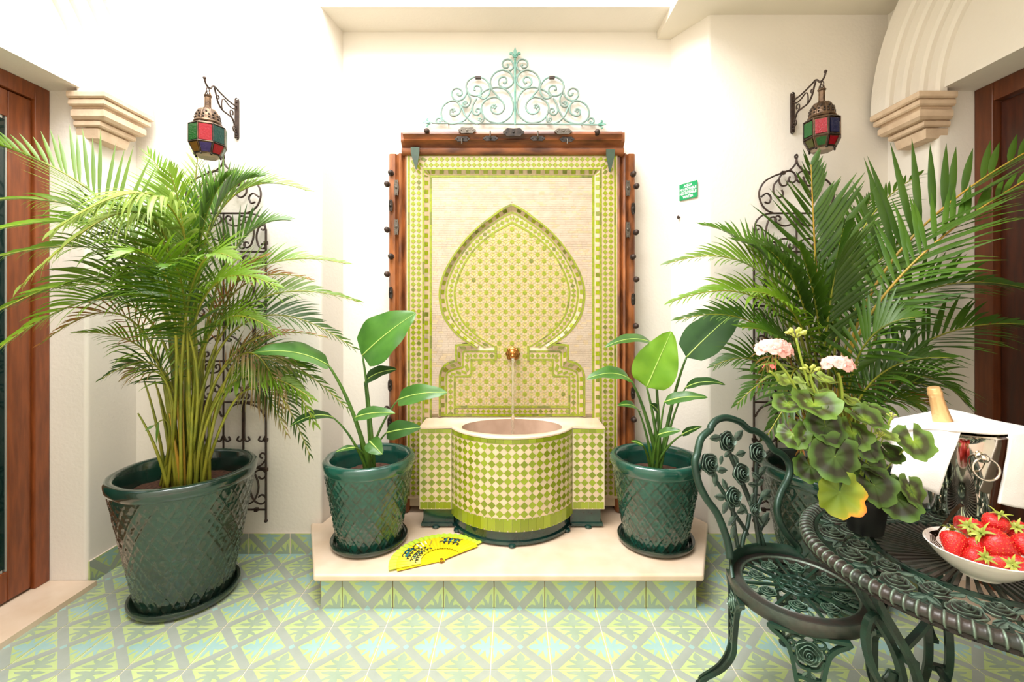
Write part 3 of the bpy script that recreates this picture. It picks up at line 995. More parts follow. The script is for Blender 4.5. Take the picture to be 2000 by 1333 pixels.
def face_tiles(place, s0, s1, nrow, ztop):
    nc = round((s1-s0)/D); d = (s1-s0)/nc
    for i in range(nc):
        for j in range(nrow):
            x, y, a = place(s0+(i+.5)*d); z = ztop-(j+.5)*D
            inst('green_diamond_tile', me_dg, bs, (x, y, z), (0, 0, a))
        x, y, a = place(s0+(i+.5)*d)
        inst('green_edge_tile', me_edge, bs, (x, y, ztop+.0125), (0, 0, a))
    for i in range(1, nc):
        x, y, a = place(s0+i*d)
        for j in range(1, nrow):
            inst('cream_diamond_tile', me_dc, bs, (x, y, ztop-j*D), (0, 0, a))
        inst('cream_triangle_tile', me_tri['down'], bs, (x, y, ztop-.0012), (0, 0, a))
        inst('cream_triangle_tile', me_tri['up'], bs, (x, y, ztop-nrow*D+.0012), (0, 0, a))
    return nc, d
nc, d = face_tiles(drum, -LA+.004, LA-.004, 9, ZD0)
for i in range(nc):
    x, y, a = drum(-LA+.004+(i+.5)*d); inst('green_border_tile', me_bot, bs, (x, y, .3075), (0, 0, a), (1, 1, 1.72))
for sg in (-1, 1):
    e0, e1 = (-WX+.002, -HWd-.004) if sg < 0 else (HWd+.004, WX-.002)
    nw, dw = face_tiles(lambda s: (s, YW, 0), e0, e1, 9, ZD0)
    for i in range(nw):
        inst('green_border_tile', me_bot, bs, (e0+(i+.5)*dw, YW, .3235), (0, 0, 0))

# ------------------------------------------------------------------ old carved wooden frame
fr = thing('carved_wooden_frame', 'old carved brown wooden frame with iron studs around the mosaic fountain', 'frame', (0, 2.9, .2))
def extrude_profile(mb, prof, axis, a0, a1, base):
    """prof: (across, out) points; axis 'x' or 'z'."""
    n = len(prof)
    rows = []
    k = 26
    rr = random.Random(5)
    for i in range(k+1):
        t = a0+(a1-a0)*i/k
        row = []
        for (c_, o_) in prof:
            j = noise.noise(V((t*9, c_*40, o_*31+base[0])))*.003
            if axis == 'x': row.append((t, base[1]-o_-j, base[2]+c_))
            else: row.append((base[0]+c_, base[1]-o_-j, t))
        rows.append(row)
    mb.grid(rows, closed=True)
    mb.add(rows[0], [tuple(range(n))]); mb.add(rows[-1], [tuple(reversed(range(n)))])
YF = 2.995
S2 = 2.84/F
def fx(u, Y=2.84): return (u-1000)*Y/F
def fz(v, Y=2.84): return H-(v-HY)*Y/F
# head beam: cornice profile across z
zb_, zt_ = fz(300, 2.83), fz(256, 2.80)
hh = zt_-zb_
prof = [(0, .0), (0, .135), (hh*.12, .15), (hh*.30, .15), (hh*.36, .135), (hh*.42, .14), (hh*.55, .165), (hh*.62, .185), (hh*.68, .175), (hh*.74, .18), (hh*.86, .198), (hh*.97, .195), (hh, .18), (hh, 0)]
mb = MB(); extrude_profile(mb, prof, 'x', fx(789, 2.83), fx(1213, 2.83), (0, YF, zb_))
prof2 = [(c_, o_) for c_, o_ in prof if c_ >= hh*.55]
hb = mb.build('head_beam', M['woodh'], fr, smooth=True, angle=50)
mb = MB()
for sx, ua, ub in ((-1, 783, 789.5), (1, 1212.5, 1220)):
    extrude_profile(mb, [(c_, min(o_, .17)) for c_, o_ in prof], 'x', fx(ua, 2.83), fx(ub, 2.83), (0, YF, zb_))
mb.build('beam_end', M['woodh'], fr, smooth=True, angle=50)
for sx in (-1, 1):
    ui, uo = (797, 757) if sx < 0 else (1204.5, 1243)
    x0, x1 = sorted((fx(ui, 2.86), fx(uo, 2.86)))
    w = x1-x0
    prof = [(0, 0), (0, .105), (.05, .12), (.16, .125), (.22, .11), (.30, .10), (.36, .118), (.46, .122), (.54, .104), (.62, .098), (.68, .112), (.92, .112), (1.0, .10), (1.0, 0)]
    if sx < 0: prof = [(1-c_, o_) for c_, o_ in reversed(prof)]
    prof = [(c_*w, o_) for c_, o_ in prof]
    prof = prof[::-1]
    mb = MB(); extrude_profile(mb, prof, 'z', .192, fz(300, 2.88) - (.0), (x0, YF, 0))
    mb.build('side_post', M['wood'], fr, smooth=True, angle=50)
    # inner post strip rising behind the beam
# ironwork on the frame
YS = 2.875
def stud(u, v, Y=YS, r=.0165):
    c = P(u, v, Y); mb = MB()
    mb.ball(c+V((0, -.012, 0)), r, 12, 8); mb.lathe([(.001, 0), (r*1.15, 0), (r*1.1, .006), (.001, .006)], (0, 0, 0), 12)
    m = len(mb.v)-48
    mb.v[m:] = [(c.x+p[0], c.y+.006-p[2], c.z+p[1]) for p in mb.v[m:]]
    mb.build('iron_stud', M['iron'], fr, smooth=True)
for u, v in ((763.5,338),(756,360),(756,449),(763.5,501),(756,536),(755,799),(1237,340),(1243,364),(1242.5,454),(1236.5,502),(1243,546),(1242,637),(1238,820),(1238,900),(762,900)):
    stud(u, v)
for u, v in ((834,257),(1166,259)):
    stud(u, v, 2.80)
def esc(u, v, w, h, Y=YS, scal=True, m='plate'):
    """Shaped iron plate with a slot."""
    c = P(u, v, Y); mb = MB(); n = 28; pts = []
    for i in range(n):
        a = 2*pi*i/n; k = 1+(.10*cos(6*a) if scal else 0)
        pts.append((c.x+w/2*k*abs(cos(a))**.7*(1 if cos(a) >= 0 else -1), c.y, c.z+h/2*k*abs(sin(a))**.7*(1 if sin(a) >= 0 else -1)))
    mb.prism(pts, (0, -.008, 0))
    for s_ in (-1, 1):
        mb.ball((c.x+(s_*w*.36 if w > h else 0), c.y-.008, c.z+(s_*h*.36 if h >= w else 0)), .004, 8, 4)
    mb.ball((c.x, c.y-.009, c.z), .008, 8, 5, 0, (1, .6, 1.4 if h > w else .8))
    return mb.build('iron_plate', M[m], fr, smooth=True)
for u, v in ((774.5,367),(774.5,444),(1226,368),(1226,449)):
    esc(u, v, .028, .10)
for u, v in ((763.5,402),(763.5,572),(762,753),(761,826),(1236.5,408),(1236.5,585),(1236,768)):
    esc(u, v, .026, .075, scal=False, m='blackiron')
for u, v in ((912.5,255.5),(1100,257.5)): esc(u, v, .10, .036, 2.795)
esc(1003, 259, .12, .05, 2.79, m='blackiron')
for u, v, dz in ((903,272,-1),(958,271,1),(1050,271,1),(1107,273,-1)):
    esc(u, v, .085, .032, 2.812, m='blackiron')
    c = P(u, v, 2.80); mb = MB()
    mb.tube([c, c+V((0, -.02, 0)), c+V((0, -.028, dz*.006)), c+V((0, -.028, dz*.038))], .004, 8)
    mb.build('hook_pin', M['plate'], fr, smooth=True)
for u, v0, v1 in ((811, 288, 331), (1192, 292, 336)):
    c0, c1 = P(u, v0, 2.825), P(u+(2 if u < 1000 else -1), v1, 2.825)
    w = .027; mb = MB()
    mb.prism([(c0.x-w, c0.y, c0.z), (c0.x+w, c0.y, c0.z), (c0.x+w*1.0, c0.y, c0.z-.035), (c1.x+.004, c0.y, c1.z), (c1.x-.004, c0.y, c1.z), (c0.x-w, c0.y, c0.z-.035)][::-1], (0, -.006, 0))
    mb.build('iron_pointer', M['gmetal'], fr)
# ------------------------------------------------------------------ verdigris iron crest on the wall
cr = thing('iron_crest', 'pale verdigris wrought iron scroll crest with fleur de lis tips above the mosaic fountain', 'wall ornament', (0, 2.975, 2.65))
YC = 2.975
def cp(x, y, mirror=False):
    if mirror: x = 2010-x
    return P(820+x/5.405, 80+y/5.405, YC)
scrolls = [
 [(1060,318),(1030,290),(1020,250),(1045,208),(1085,195),(1125,212),(1139,245),(1122,278),(1090,283),(1073,262),(1090,250)],
 [(1130,440),(1108,448),(1092,412),(1120,380),(1165,395),(1180,440),(1150,485),(1090,498),(1040,465),(1022,410),(1050,345),(1130,308),(1210,335),(1255,390),(1266,440),(1250,510),(1210,560),(1168,608)],
 [(1385,585),(1340,540),(1270,505),(1190,492),(1110,512),(1050,580),(1022,690),(1050,790),(1120,850),(1190,868),(1280,845),(1340,785),(1360,700),(1330,640),(1270,605),(1200,597),(1140,640),(1118,700),(1145,755),(1190,772),(1240,755),(1262,710),(1240,680),(1205,690)],
 [(1420,520),(1440,515),(1435,485),(1405,473),(1370,490),(1362,530),(1390,575),(1440,580),(1495,550),(1520,490),(1505,430),(1455,390),(1395,380),(1330,400),(1285,450),(1268,510),(1285,570),(1330,610),(1370,600),(1378,578)],
 [(1515,500),(1520,560),(1560,615),(1620,632),(1660,600),(1675,555),(1655,515),(1610,503),(1570,525),(1565,560),(1590,580),(1615,565)],
 [(1640,745),(1655,717),(1690,735),(1685,780),(1645,792),(1595,765),(1580,710),(1600,660),(1650,632),(1710,645),(1765,690),(1785,760),(1765,830),(1700,875),(1640,875),(1570,855),(1520,820),(1470,740),(1445,670),(1410,605)],
 [(1410,878),(1470,850),(1530,790),(1555,730),(1582,680)],
 [(1502,555),(1478,610),(1485,665),(1515,695),(1550,690),(1555,655),(1525,640),(1510,660)],
 [(1770,848),(1790,820),(1825,820),(1838,850),(1815,870),(1797,858),(1806,845)],
 [(1448,676),(1455,730),(1440,770),(1405,782),(1372,755),(1375,720),(1405,715),(1418,740),(1400,750)],
 [(1338,790),(1345,850),(1400,880)],
]
for mr in (True, False):
    for sc in scrolls:
        mb = MB()
        mb.tube(smooth_path([cp(x, y, mr) for x, y in sc], 6), .0064, 7)
        mb.build('scroll', M['verdigris'], cr, smooth=True)
    for (x, y, r) in ((1225,695,.016),(1378,585,.012),(1375,832,.013),(1660,745,.010),(1530,665,.009),(1612,560,.007)):
        mb = MB(); c = cp(x, y, mr)
        for k in range(5):
            a = k*2*pi/5
            mb.ball(c+V((cos(a)*r*.7, -.004, sin(a)*r*.7)), r*.55, 8, 5, 0, (1, .5, 1))
        mb.build('leaf_curl', M['verdigris'], cr, smooth=True)
    mb = MB(); c = cp(1395, 392, mr)
    mb.box(c.x-.018, c.x+.018, YC-.009, YC+.009, c.z-.006, c.z+.012); mb.build('collar', M['iron'], cr)
mb = MB(); mb.tube([cp(125, 868), cp(1890, 885)], .006, 8); mb.build('base_bar', M['verdigris'], cr, smooth=True)
mb = MB(); mb.tube([cp(1005, 886), cp(1005, 180)], .007, 8); mb.build('upright_bar', M['verdigris2'], cr, smooth=True)
def fleur(c, ang, L, m):
    """Fleur-de-lis in the wall plane: bud, two curled side petals, a band."""
    mb = MB(); ca, sa = cos(ang), sin(ang)
    def q(x, y): return (c.x+x*ca-y*sa, YC-.004, c.z+x*sa+y*ca)
    bud = [(0, 0), (.16, .13), (.45, .20), (.70, .12), (1, 0), (.70, -.12), (.45, -.20), (.16, -.13)]
    pts = [q(x*L, y*L) for x, y in bud][::-1]
    mb.prism(pts, (0, -.010, 0)); 
    for s in (1, -1):
        mb.tube(smooth_path([q(.02*L, .05*s*L), q(.25*L, .28*s*L), q(.45*L, .40*s*L), q(.38*L, .52*s*L), q(.25*L, .50*s*L)], 5), [.014*L/.1]*1+[.012*L/.1]*40 if False else .011*L/.1, 7)
    mb.bar([q(.02*L, -.18*L), q(.02*L, .18*L)], .016*L/.1, .014, (0, -1, 0))
    mb.ball(q(-.22*L, 0), .12*L, 8, 6)
    return mb.build('fleur_de_lis', m, cr, smooth=True, angle=30)
fleur(cp(1005, 172), pi/2, .060, M['verdigris2'])
fleur(cp(110, 866), pi, .048, M['verdigris2'])
fleur(cp(1890, 886), 0, .048, M['verdigris2'])
# two short stays to the wall
for x in (300, 1710):
    mb = MB(); c = cp(x, 872); mb.tube([c, c+V((0, .024, 0))], .004, 6); mb.build('wall_stay', M['verdigris'], cr)

# ------------------------------------------------------------------ wrought iron trellises
TY = 2.722
tr = thing('iron_trellis', 'dark wrought iron scroll trellis on the wall behind the palm by the glazed door', 'trellis', (-1.7295, TY, .2), 'scrolled iron wall trellises')
tsc = TY/F
def tp(u, v, s=1): return V((-1.7295+s*(u-436)*tsc, TY, H-(v-HY)*tsc))
def spiral(cx, cy, r0, r1, a0, a1, n=22):
    return [(cx+(r0+(r1-r0)*i/n)*cos(radians(a0+(a1-a0)*i/n)), cy+(r0+(r1-r0)*i/n)*sin(radians(a0+(a1-a0)*i/n))) for i in range(n+1)]
def c_scroll(x0, y0, x1, y1, bulge, r):
    """C-shaped scroll between two curled ends."""
    d = math.hypot(x1-x0, y1-y0); ux, uy = (x1-x0)/d, (y1-y0)/d; nx, ny = -uy*bulge, ux*bulge
    base = [(x0+ux*r*.4, y0+uy*r*.4), (x0+ux*r*.9-nx*r*.5, y0+uy*r*.9-ny*r*.5), (x0+ux*r*1.5, y0+uy*r*1.5), (x0+ux*r*.9+nx*r*.7, y0+uy*r*.9+ny*r*.7), (x0-ux*r*.0+nx*r*1.1, y0+ny*r*1.1)]
    far = [(x1-ux*r*.4, y1-uy*r*.4), (x1-ux*r*.9-nx*r*.5, y1-uy*r*.9-ny*r*.5), (x1-ux*r*1.5, y1-uy*r*1.5), (x1-ux*r*.9+nx*r*.7, y1-uy*r*.9+ny*r*.7), (x1+nx*r*1.1, y1+ny*r*1.1)]
    base = [(x0+ux*r*1.0+nx*r*.9, y0+uy*r*1.0+ny*r*.9), (x0+ux*r*1.35+nx*r*.5, y0+uy*r*1.35+ny*r*.5), (x0+ux*r*1.2-nx*r*.0, y0+uy*r*1.2-ny*r*.0), (x0+ux*r*.55-nx*r*.25, y0+uy*r*.55-ny*r*.25), (x0+nx*r*.5, y0+ny*r*.5)]
    far = [(x1-ux*r*1.0+nx*r*.9, y1-uy*r*1.0+ny*r*.9), (x1-ux*r*1.35+nx*r*.5, y1-uy*r*1.35+ny*r*.5), (x1-ux*r*1.2, y1-uy*r*1.2), (x1-ux*r*.55-nx*r*.25, y1-uy*r*.55-ny*r*.25), (x1+nx*r*.5, y1+ny*r*.5)]
    m = ((x0+x1)/2+nx*r*2.2, (y0+y1)/2+ny*r*2.2)
    q0 = (x0+ux*d*.12+nx*r*1.6, y0+uy*d*.12+ny*r*1.6); q1 = (x1-ux*d*.12+nx*r*1.6, y1-uy*d*.12+ny*r*1.6)
    return base+[q0, m, q1]+far[::-1]
half = [
 [(436,311),(439,322),(450,333),(466,339),(484,346),(500,357),(509,376),(505,397),(494,411),(480,417)],
 [(436,351),(440,339),(450,334),(462,338),(470,350),(466,362),(456,362),(453,353)],
 [(436,351),(443,357),(451,353),(449,345)],
 [(470,350),(480,362),(480,378),(470,386),(462,380),(465,371)],
 [(480,417),(500,420),(514,432),(519,450)],
 [(505,385),(494,378),(486,386),(490,397),(498,395)],
 c_scroll(516,440,516,486,1,7), c_scroll(478,424,478,484,-1,8), c_scroll(478,424,440,424,-1,8), c_scroll(478,484,440,484,1,8),
 c_scroll(516,500,516,592,1,10), c_scroll(476,500,476,592,-1,10), c_scroll(476,604,476,696,-1,10), c_scroll(516,604,516,696,1,10),
 c_scroll(512,660,480,698,1,7), c_scroll(442,660,470,698,-1,7),
 c_scroll(478,714,510,714,1,7), c_scroll(472,714,442,714,-1,7), c_scroll(478,780,512,760,-1,8), c_scroll(470,780,442,760,1,8),
 [(475,788),(462,790),(448,798),(439,815)], [(475,788),(488,790),(506,798),(517,815)],
 [(475,852),(470,862),(463,860),(466,853)], [(475,852),(480,862),(487,860),(484,853)],
 [(437,852),(442,862),(449,860),(446,853)], [(518,852),(512,862),(505,860),(508,853)],
 c_scroll(516,885,482,905,-1,8), c_scroll(516,918,516,985,1,13), c_scroll(476,918,476,985,-1,13), c_scroll(474,985,440,925,1,9),
]
for s in (-1, 1):
    for sc in half:
        mb = MB(); mb.tube(smooth_path([tp(u, v, s) for u, v in sc], 5), .0055, 6)
        mb.build('scroll', M['iron'], tr, smooth=True)
    mb = MB(); mb.tube([tp(519, 448, s), tp(519, 1018, s)], .0065, 8); mb.ball(tp(519, 1018, s), .011, 8, 6)
    mb.build('upright', M['iron'], tr, smooth=True)
    mb = MB(); mb.tube([tp(475, 706, s), tp(475, 915, s)], [.006, .012], 8) if False else mb.bar([tp(475, 786, s), tp(475, 858, s)], .016, .012, (0, -1, 0))
    mb.tube([tp(475, 858, s), tp(475, 915, s)], .006, 8)
    mb.build('spindle', M['iron'], tr)
    for (u, v) in ((462, 338), (519, 475), (475, 706), (519, 706), (475, 786), (519, 860), (519, 918), (500, 996)):
        mb = MB(); c = tp(u, v, s); mb.box(c.x-.010, c.x+.010, TY-.009, TY+.009, c.z-.010, c.z+.010); mb.build('knot', M['iron'], tr)
mb = MB(); mb.tube([tp(436, 417), tp(436, 915)], .0055, 8); mb.build('centre_bar', M['iron'], tr, smooth=True)
for v, w in ((417, 46), (492, 83), (598, 83), (706, 83), (786, 83), (915, 83), (996, 83)):
    mb = MB(); mb.tube([tp(436-w, v), tp(436+w, v)], .006, 8); mb.build('cross_bar', M['iron'], tr, smooth=True)
mb = MB(); mb.tube(smooth_path([tp(436, 311), tp(438, 306), tp(436, 302), tp(433, 306), tp(435, 310)], 4), .005, 6); mb.build('top_ring', M['iron'], tr, smooth=True)
tr2 = copy_tree(tr); tr2.location = (1.705, TY, .2)
tr2['label'] = 'dark wrought iron scroll trellis on the wall behind the palm by the wooden door'

# ------------------------------------------------------------------ lanterns on iron brackets
def bracket(x, dz, label, sgn):
    b = thing('lantern_bracket', label, 'bracket', (x, 2.74, 2.6+dz), 'scrolled lantern brackets')
    def q(y, z): return V((x, y, z+dz))
    mb = MB()
    mb.bar([q(2.741, 2.515), q(2.741, 2.742)], .022, .012, (0, -1, 0))
    for z in (2.515, 2.742):
        mb.lathe([(.011, 0), (.011, .012)], (0, 0, 0), 14)
        k = len(mb.v)-28
        mb.v[k:] = [(x+p[0], 2.747-p[2], z+dz+p[1]) for p in mb.v[k:]]
    for z in (2.53, 2.728): mb.ball(q(2.733, z), .007, 8, 5)
    mb.build('wall_plate', M['iron'], b)
    arms = [
     [q(2.735, 2.70), q(2.66, 2.70), q(2.58, 2.712), q(2.535, 2.722), q(2.515, 2.712), q(2.500, 2.695), q(2.480, 2.694), q(2.466, 2.700), q(2.455, 2.715), q(2.452, 2.728)],
     [q(2.735, 2.555), q(2.715, 2.585), q(2.695, 2.612), q(2.65, 2.618), q(2.60, 2.622), q(2.565, 2.648), q(2.545, 2.69), q(2.532, 2.716)],
     [q(2.735, 2.69), q(2.70, 2.672), q(2.66, 2.675), q(2.62, 2.69), q(2.60, 2.675), q(2.597, 2.64), q(2.604, 2.622)],
     [q(2.695, 2.612), q(2.675, 2.632), q(2.68, 2.655), q(2.70, 2.655), q(2.703, 2.638), q(2.693, 2.636)],
     [q(2.735, 2.548), q(2.712, 2.542), q(2.703, 2.56), q(2.715, 2.575), q(2.726, 2.567), q(2.720, 2.559)],
     [q(2.545, 2.69), q(2.552, 2.672), q(2.567, 2.668), q(2.572, 2.68), q(2.563, 2.686)],
    ]
    for k, a in enumerate(arms):
        mb = MB(); mb.tube(smooth_path(a, 6), .005 if k < 2 else .004, 7)
        if k == 0: mb.ball(a[-1], .009, 8, 6)
        mb.build('scroll_arm' if k == 0 else 'scroll', M['iron'], b, smooth=True)
    mb = MB(); pts = [q(2.480, 2.688)+V((0, .013*sin(t), -.018+.018*cos(t))) for t in [2*pi*i/14 for i in range(14)]]
    mb.tube(pts, .003, 6, closed=True); mb.build('hook_ring', M['iron'], b, smooth=True)
    return b
bracket(-1.66, 0, 'iron scroll bracket on the wall above the palm by the glazed door', -1)
bracket(1.693, .035, 'iron scroll bracket on the wall above the palm by the wooden door', 1)

def lantern(x, y, dz, rot, cols, low, label, mgn=.12):
    ln = thing('hanging_lantern', label, 'lantern', (x, y, 2.295+dz), 'moroccan glass lanterns')
    Z = lambda z: z+dz
    c = (x, y, dz)
    def octo(prof, n=8, name='x', m='lantern', smooth=False):
        mb = MB(); mb.lathe(prof, c, n, a0=rot, a1=rot+2*pi); return mb.build(name, M[m], ln, smooth=smooth, angle=40)
    # cap, neck, dome, collar
    octo([(.001, 2.636), (.019, 2.638), (.021, 2.645), (.010, 2.650), (.001, 2.652)], 16, 'cap', smooth=True)
    mb = MB(); mb.tube([(x+.016, y, 2.645+dz), (x+.012, y, 2.664+dz), (x, y, 2.672+dz), (x-.012, y, 2.664+dz), (x-.016, y, 2.645+dz)], .003, 6); mb.build('hanging_loop', M['lantern'], ln, smooth=True)
    octo([(.017, 2.572), (.0165, 2.60), (.0165, 2.636)], 8, 'neck')
    octo([(.062, 2.497), (.060, 2.515), (.054, 2.538), (.044, 2.558), (.030, 2.571), (.016, 2.576)], 32, 'dome', smooth=True)
    for k in range(8):   # pierced motifs of the dome
        a = rot+k*pi/4+pi/8
        mb = MB()
        for t, (zz, rr) in enumerate(((2.512, .0605), (2.528, .0575), (2.543, .0525))):
            for da in ((-.22, .22) if t < 2 else (0,)):
                p = V((x+cos(a+da)*rr, y+sin(a+da)*rr, zz+dz)); mb.ball(p, .0055, 6, 4)
        mb.build('pierced_motif', M['blackiron'], ln)
        mb = MB(); a2 = a+pi/8
        mb.tube([V((x+cos(a2)*r_, y+sin(a2)*r_, z_+dz)) for r_, z_ in ((.0615, 2.50), (.0605, 2.515), (.0545, 2.538), (.0445, 2.558), (.031, 2.571))], .003, 6)
        mb.build('dome_rib', M['lantern'], ln, smooth=True)
    octo([(.056, 2.486), (.064, 2.488), (.067, 2.494), (.064, 2.500), (.056, 2.502)], 32, 'collar', smooth=True)
    octo([(.0875, 2.468), (.078, 2.480), (.056, 2.488)], 8, 'shoulder')
    R1, R2 = .0885, .062
    zt, zm, zb = 2.468, 2.372, 2.318
    def vert(k, r, z): a = rot+k*pi/4; return V((x+cos(a)*r, y+sin(a)*r, z+dz))
    for k in range(8):
        for (ra, za, rb, zb2, nm, col, mg) in ((R1, zt, R1, zm, 'glass_pane', cols[k % len(cols)], mgn), (R1, zm, R2, zb, 'lower_glass_pane', low[k % len(low)], mgn+.08)):
            a, b_, c2, d = vert(k, ra, za), vert(k+1, ra, za), vert(k+1, rb, zb2), vert(k, rb, zb2)
            cen = (a+b_+c2+d)/4
            q = [cen+(p-cen)*(1-mg) for p in (a, b_, c2, d)]
            nrm = (b_-a).cross(d-a).normalized()
            if nrm.dot(cen-V((x, y, cen.z))) < 0: nrm = -nrm
            q = [p+nrm*.0005 for p in q]
            mb = MB(); mb.prism(q[::-1] if (q[1]-q[0]).cross(q[3]-q[0]).dot(nrm) < 0 else q, nrm*.003)
            mb.build(nm, M['g_'+col], ln)
        mb = MB()
        mb.tube([vert(k, R1+.001, zt), vert(k, R1+.001, zm), vert(k, R2+.001, zb)], .0032, 6)
        mb.tube([vert(k, R1+.001, zt), vert(k+1, R1+.001, zt)], .0032, 6); mb.tube([vert(k, R1+.001, zm), vert(k+1, R1+.001, zm)], .0036, 6)
        mb.tube([vert(k, R2+.001, zb), vert(k+1, R2+.001, zb)], .0036, 6)
        mb.build('frame_bar', M['blackiron'] if k % 2 else M['lantern'], ln)
        mb = MB(); mb.ball(vert(k, R2, zb-.005), .006, 8, 5); mb.build('bead', M['blackiron'], ln, smooth=True)
    mb = MB(); mb.lathe([(R1*.955, zm), (R1*.955, zt)], c, 8, a0=rot, a1=rot+2*pi); mb.lathe([(R2*.97, zb), (R1*.955, zm)], c, 8, a0=rot, a1=rot+2*pi)
    mb.build('body', M['lantern'], ln)
    octo([(.001, 2.300), (.045, 2.303), (R2*.95, 2.316)], 8, 'bottom_glass', 'g_clear')
    return ln
a_l = atan2(-2.48, 1.66)-.14-pi/8
lantern(-1.66, 2.479, 0, a_l, ['red', 'teal', 'green', 'amber', 'violet', 'red', 'teal', 'green'], ['violet', 'red', 'green', 'amber', 'red', 'teal', 'olive', 'amber'],
        'brass lantern with red, green and teal glass, hanging by the glazed door side')
a_r = atan2(-2.48, -1.693)-.03-pi/8
lantern(1.693, 2.482, .035, a_r, ['red', 'blue', 'green', 'amber', 'violet', 'red', 'teal', 'green'], ['green', 'red', 'teal', 'amber', 'red', 'violet', 'amber', 'olive'],
        'brass lantern with red, green and blue glass, hanging by the wooden door side', .22)

# ------------------------------------------------------------------ sign and hook in the recess
sg = thing('wall_sign', 'small green sign with white lettering reading AGUA NO POTABLE on the recess side', 'sign', (1.118, 2.874, 2.228))
ex_ = V((.486, -.874, 0)).normalized(); ez_ = V((0, 0, 1)); en_ = ex_.cross(ez_)
c0 = V((1.118, 2.874, 2.228))+en_*.002
mb = MB(); w, h = .068, .052
mb.prism([c0+ex_*a+ez_*b for a, b in ((-w, -h), (w, -h), (w, h), (-w, h))], en_*.004)
mb.build('sign_board', M['sign'], sg)
mb = MB(); mb.prism([c0+ex_*a+ez_*b+en_*.0042 for a, b in ((-w*.8, -.0016), (w*.8, -.0016), (w*.8, .0006), (-w*.8, .0006))], en_*.0004); mb.build('rule_line', M['signtext'], sg)
for k, (txt, zz, sz) in enumerate((('AGUA', .027, .023), ('NO POTABLE', .006, .021), ('NO POTABLE', -.020, .021), ('WATER', -.043, .023))):
    cu = bpy.data.curves.new('lettering', 'FONT'); cu.body = txt; cu.size = sz; cu.align_x = 'CENTER'; cu.extrude = .0004; cu.resolution_u = 2
    cu.materials.append(M['signtext']); cu.offset = .0006
    tmp = bpy.data.objects.new('lettering', cu); C.objects.link(tmp)
    me = bpy.data.meshes.new_from_object(tmp); bpy.data.objects.remove(tmp)
    o = bpy.data.objects.new('lettering', me); C.objects.link(o); o.parent = sg
    o.matrix_local = Matrix.Translation(c0+ez_*zz+en_*.0048-V((1.118, 2.874, 2.228))) @ Matrix((ex_, ez_, en_)).transposed().to_4x4()
hk = thing('wall_hook', 'tiny dark nail in the white recess wall below the green sign', 'nail', tuple(P(1327, 425, 2.935)))
c = P(1327, 425, 2.935); mb = MB(); mb.tube([c+en_*-.02, c+en_*.012], .006, 8); mb.ball(c+en_*.012, .009, 8, 6, 0, (1, 1, 1.3)); mb.build('nail_head', M['iron'], hk, smooth=True)

# ------------------------------------------------------------------ folding fan on the step
fa = thing('folding_fan', 'open yellow folding fan with lime edge and dark drawing lying on the step', 'fan', (-.3617, 2.325, .185))
fc = V((-.3617, 2.325, .190))
a0, a1, RF = radians(201), radians(41), .262
ns = 22
for i in range(ns):
    a = a0+(a1-a0)*i/(ns-1); ln_ = RF*.99
    zz = .0012+.0011*i/ns + (.0016 if i % 2 else 0)
    d = V((cos(a), sin(a), 0)); s_ = V((-sin(a), cos(a), 0))
    wide = .010 if 0 < i < ns-1 else .013
    mb = MB()
    pts = [fc+d*-.018+s_*.006, fc+d*-.018-s_*.006, fc+d*.10-s_*wide*.7, fc+d*ln_*.86-s_*wide*1.25, fc+d*ln_*.86+s_*wide*1.25, fc+d*.10+s_*wide*.7]
    mb.prism([p+V((0, 0, zz)) for p in pts], (0, 0, .0014))
    mb.build('fan_stick', M['fanyel'], fa)
mb = MB(); rows = []
for i in range(ns*2+1):
    a = a0+(a1-a0)*i/(ns*2); z = .0066+(.0056 if i % 2 else 0)
    rows.append([fc+V((cos(a)*r_, sin(a)*r_, z)) for r_ in (RF*.855, RF*.93, RF*1.0)])
mb.grid(rows); mb.build('lime_edge', M['fancloth'], fa)
mb = MB(); rows = []
for i in range(ns*2+1):
    a = a0+(a1-a0)*i/(ns*2); z = .0062+(.0050 if i % 2 else 0)
    rows.append([fc+V((cos(a)*r_, sin(a)*r_, z)) for r_ in (RF*.40, RF*.62, RF*.86)])
mb.grid(rows); mb.build('fan_leaf', M['fanyel'], fa)
# illegible printed flourishes
rnd = random.Random(8)
def ink(name, m, items):
    mb = MB()
    for pts, w_ in items: mb.bar([fc+V((cos(radians(a))*r_*RF, sin(radians(a))*r_*RF, .0118)) for a, r_ in pts], w_, .0006, (0, 0, 1))
    mb.build(name, m, fa)
def curls(a_from, a_to, r0, amp, n, loop, ph=0.0):
    m = n*14
    return [(a_from+(a_to-a_from)*q/m+loop*cos(2*pi*q/14+ph), r0+amp*sin(2*pi*q/14+ph)*(.7+.3*sin(q*.37+ph))) for q in range(m+1)]
ink('dark_print', M['inkdark'], [(curls(192, 122, .47, .036, 7, 3.6, .4), .0042), (curls(188, 130, .565, .034, 6, 3.8, 1.1), .0042), (curls(184, 138, .655, .030, 5, 3.6, 2.0), .0040),
     (curls(172, 148, .76, .04, 3, 2.8, .2), .0044), ([(150, .70), (146, .78), (138, .82), (132, .78)], .005)])
ink('teal_print', M['inkteal'], [([(174, .71), (160, .735), (148, .73)], .014), ([(165, .80), (152, .81)], .010), (curls(178, 146, .52, .020, 4, 2.4, .9), .0045)])
ink('pale_print', M['inkwhite'], [([(140-k*7, .60+.03*k), (138-k*7, .80)], .008) for k in range(3)])
ink('orange_print', M['stalk2'], [([(124, .58), (118, .66), (114, .76)], .005)])
ink('dark_print', M['inkdark'], [(curls(100, 62, .62, .06, 4, 2.8, .3), .0052), (curls(98, 64, .76, .055, 4, 2.8, 1.4), .0050)])
ink('teal_print', M['inkteal'], [([(93-k*9, .64), (90-k*9, .80)], .010) for k in range(3)])
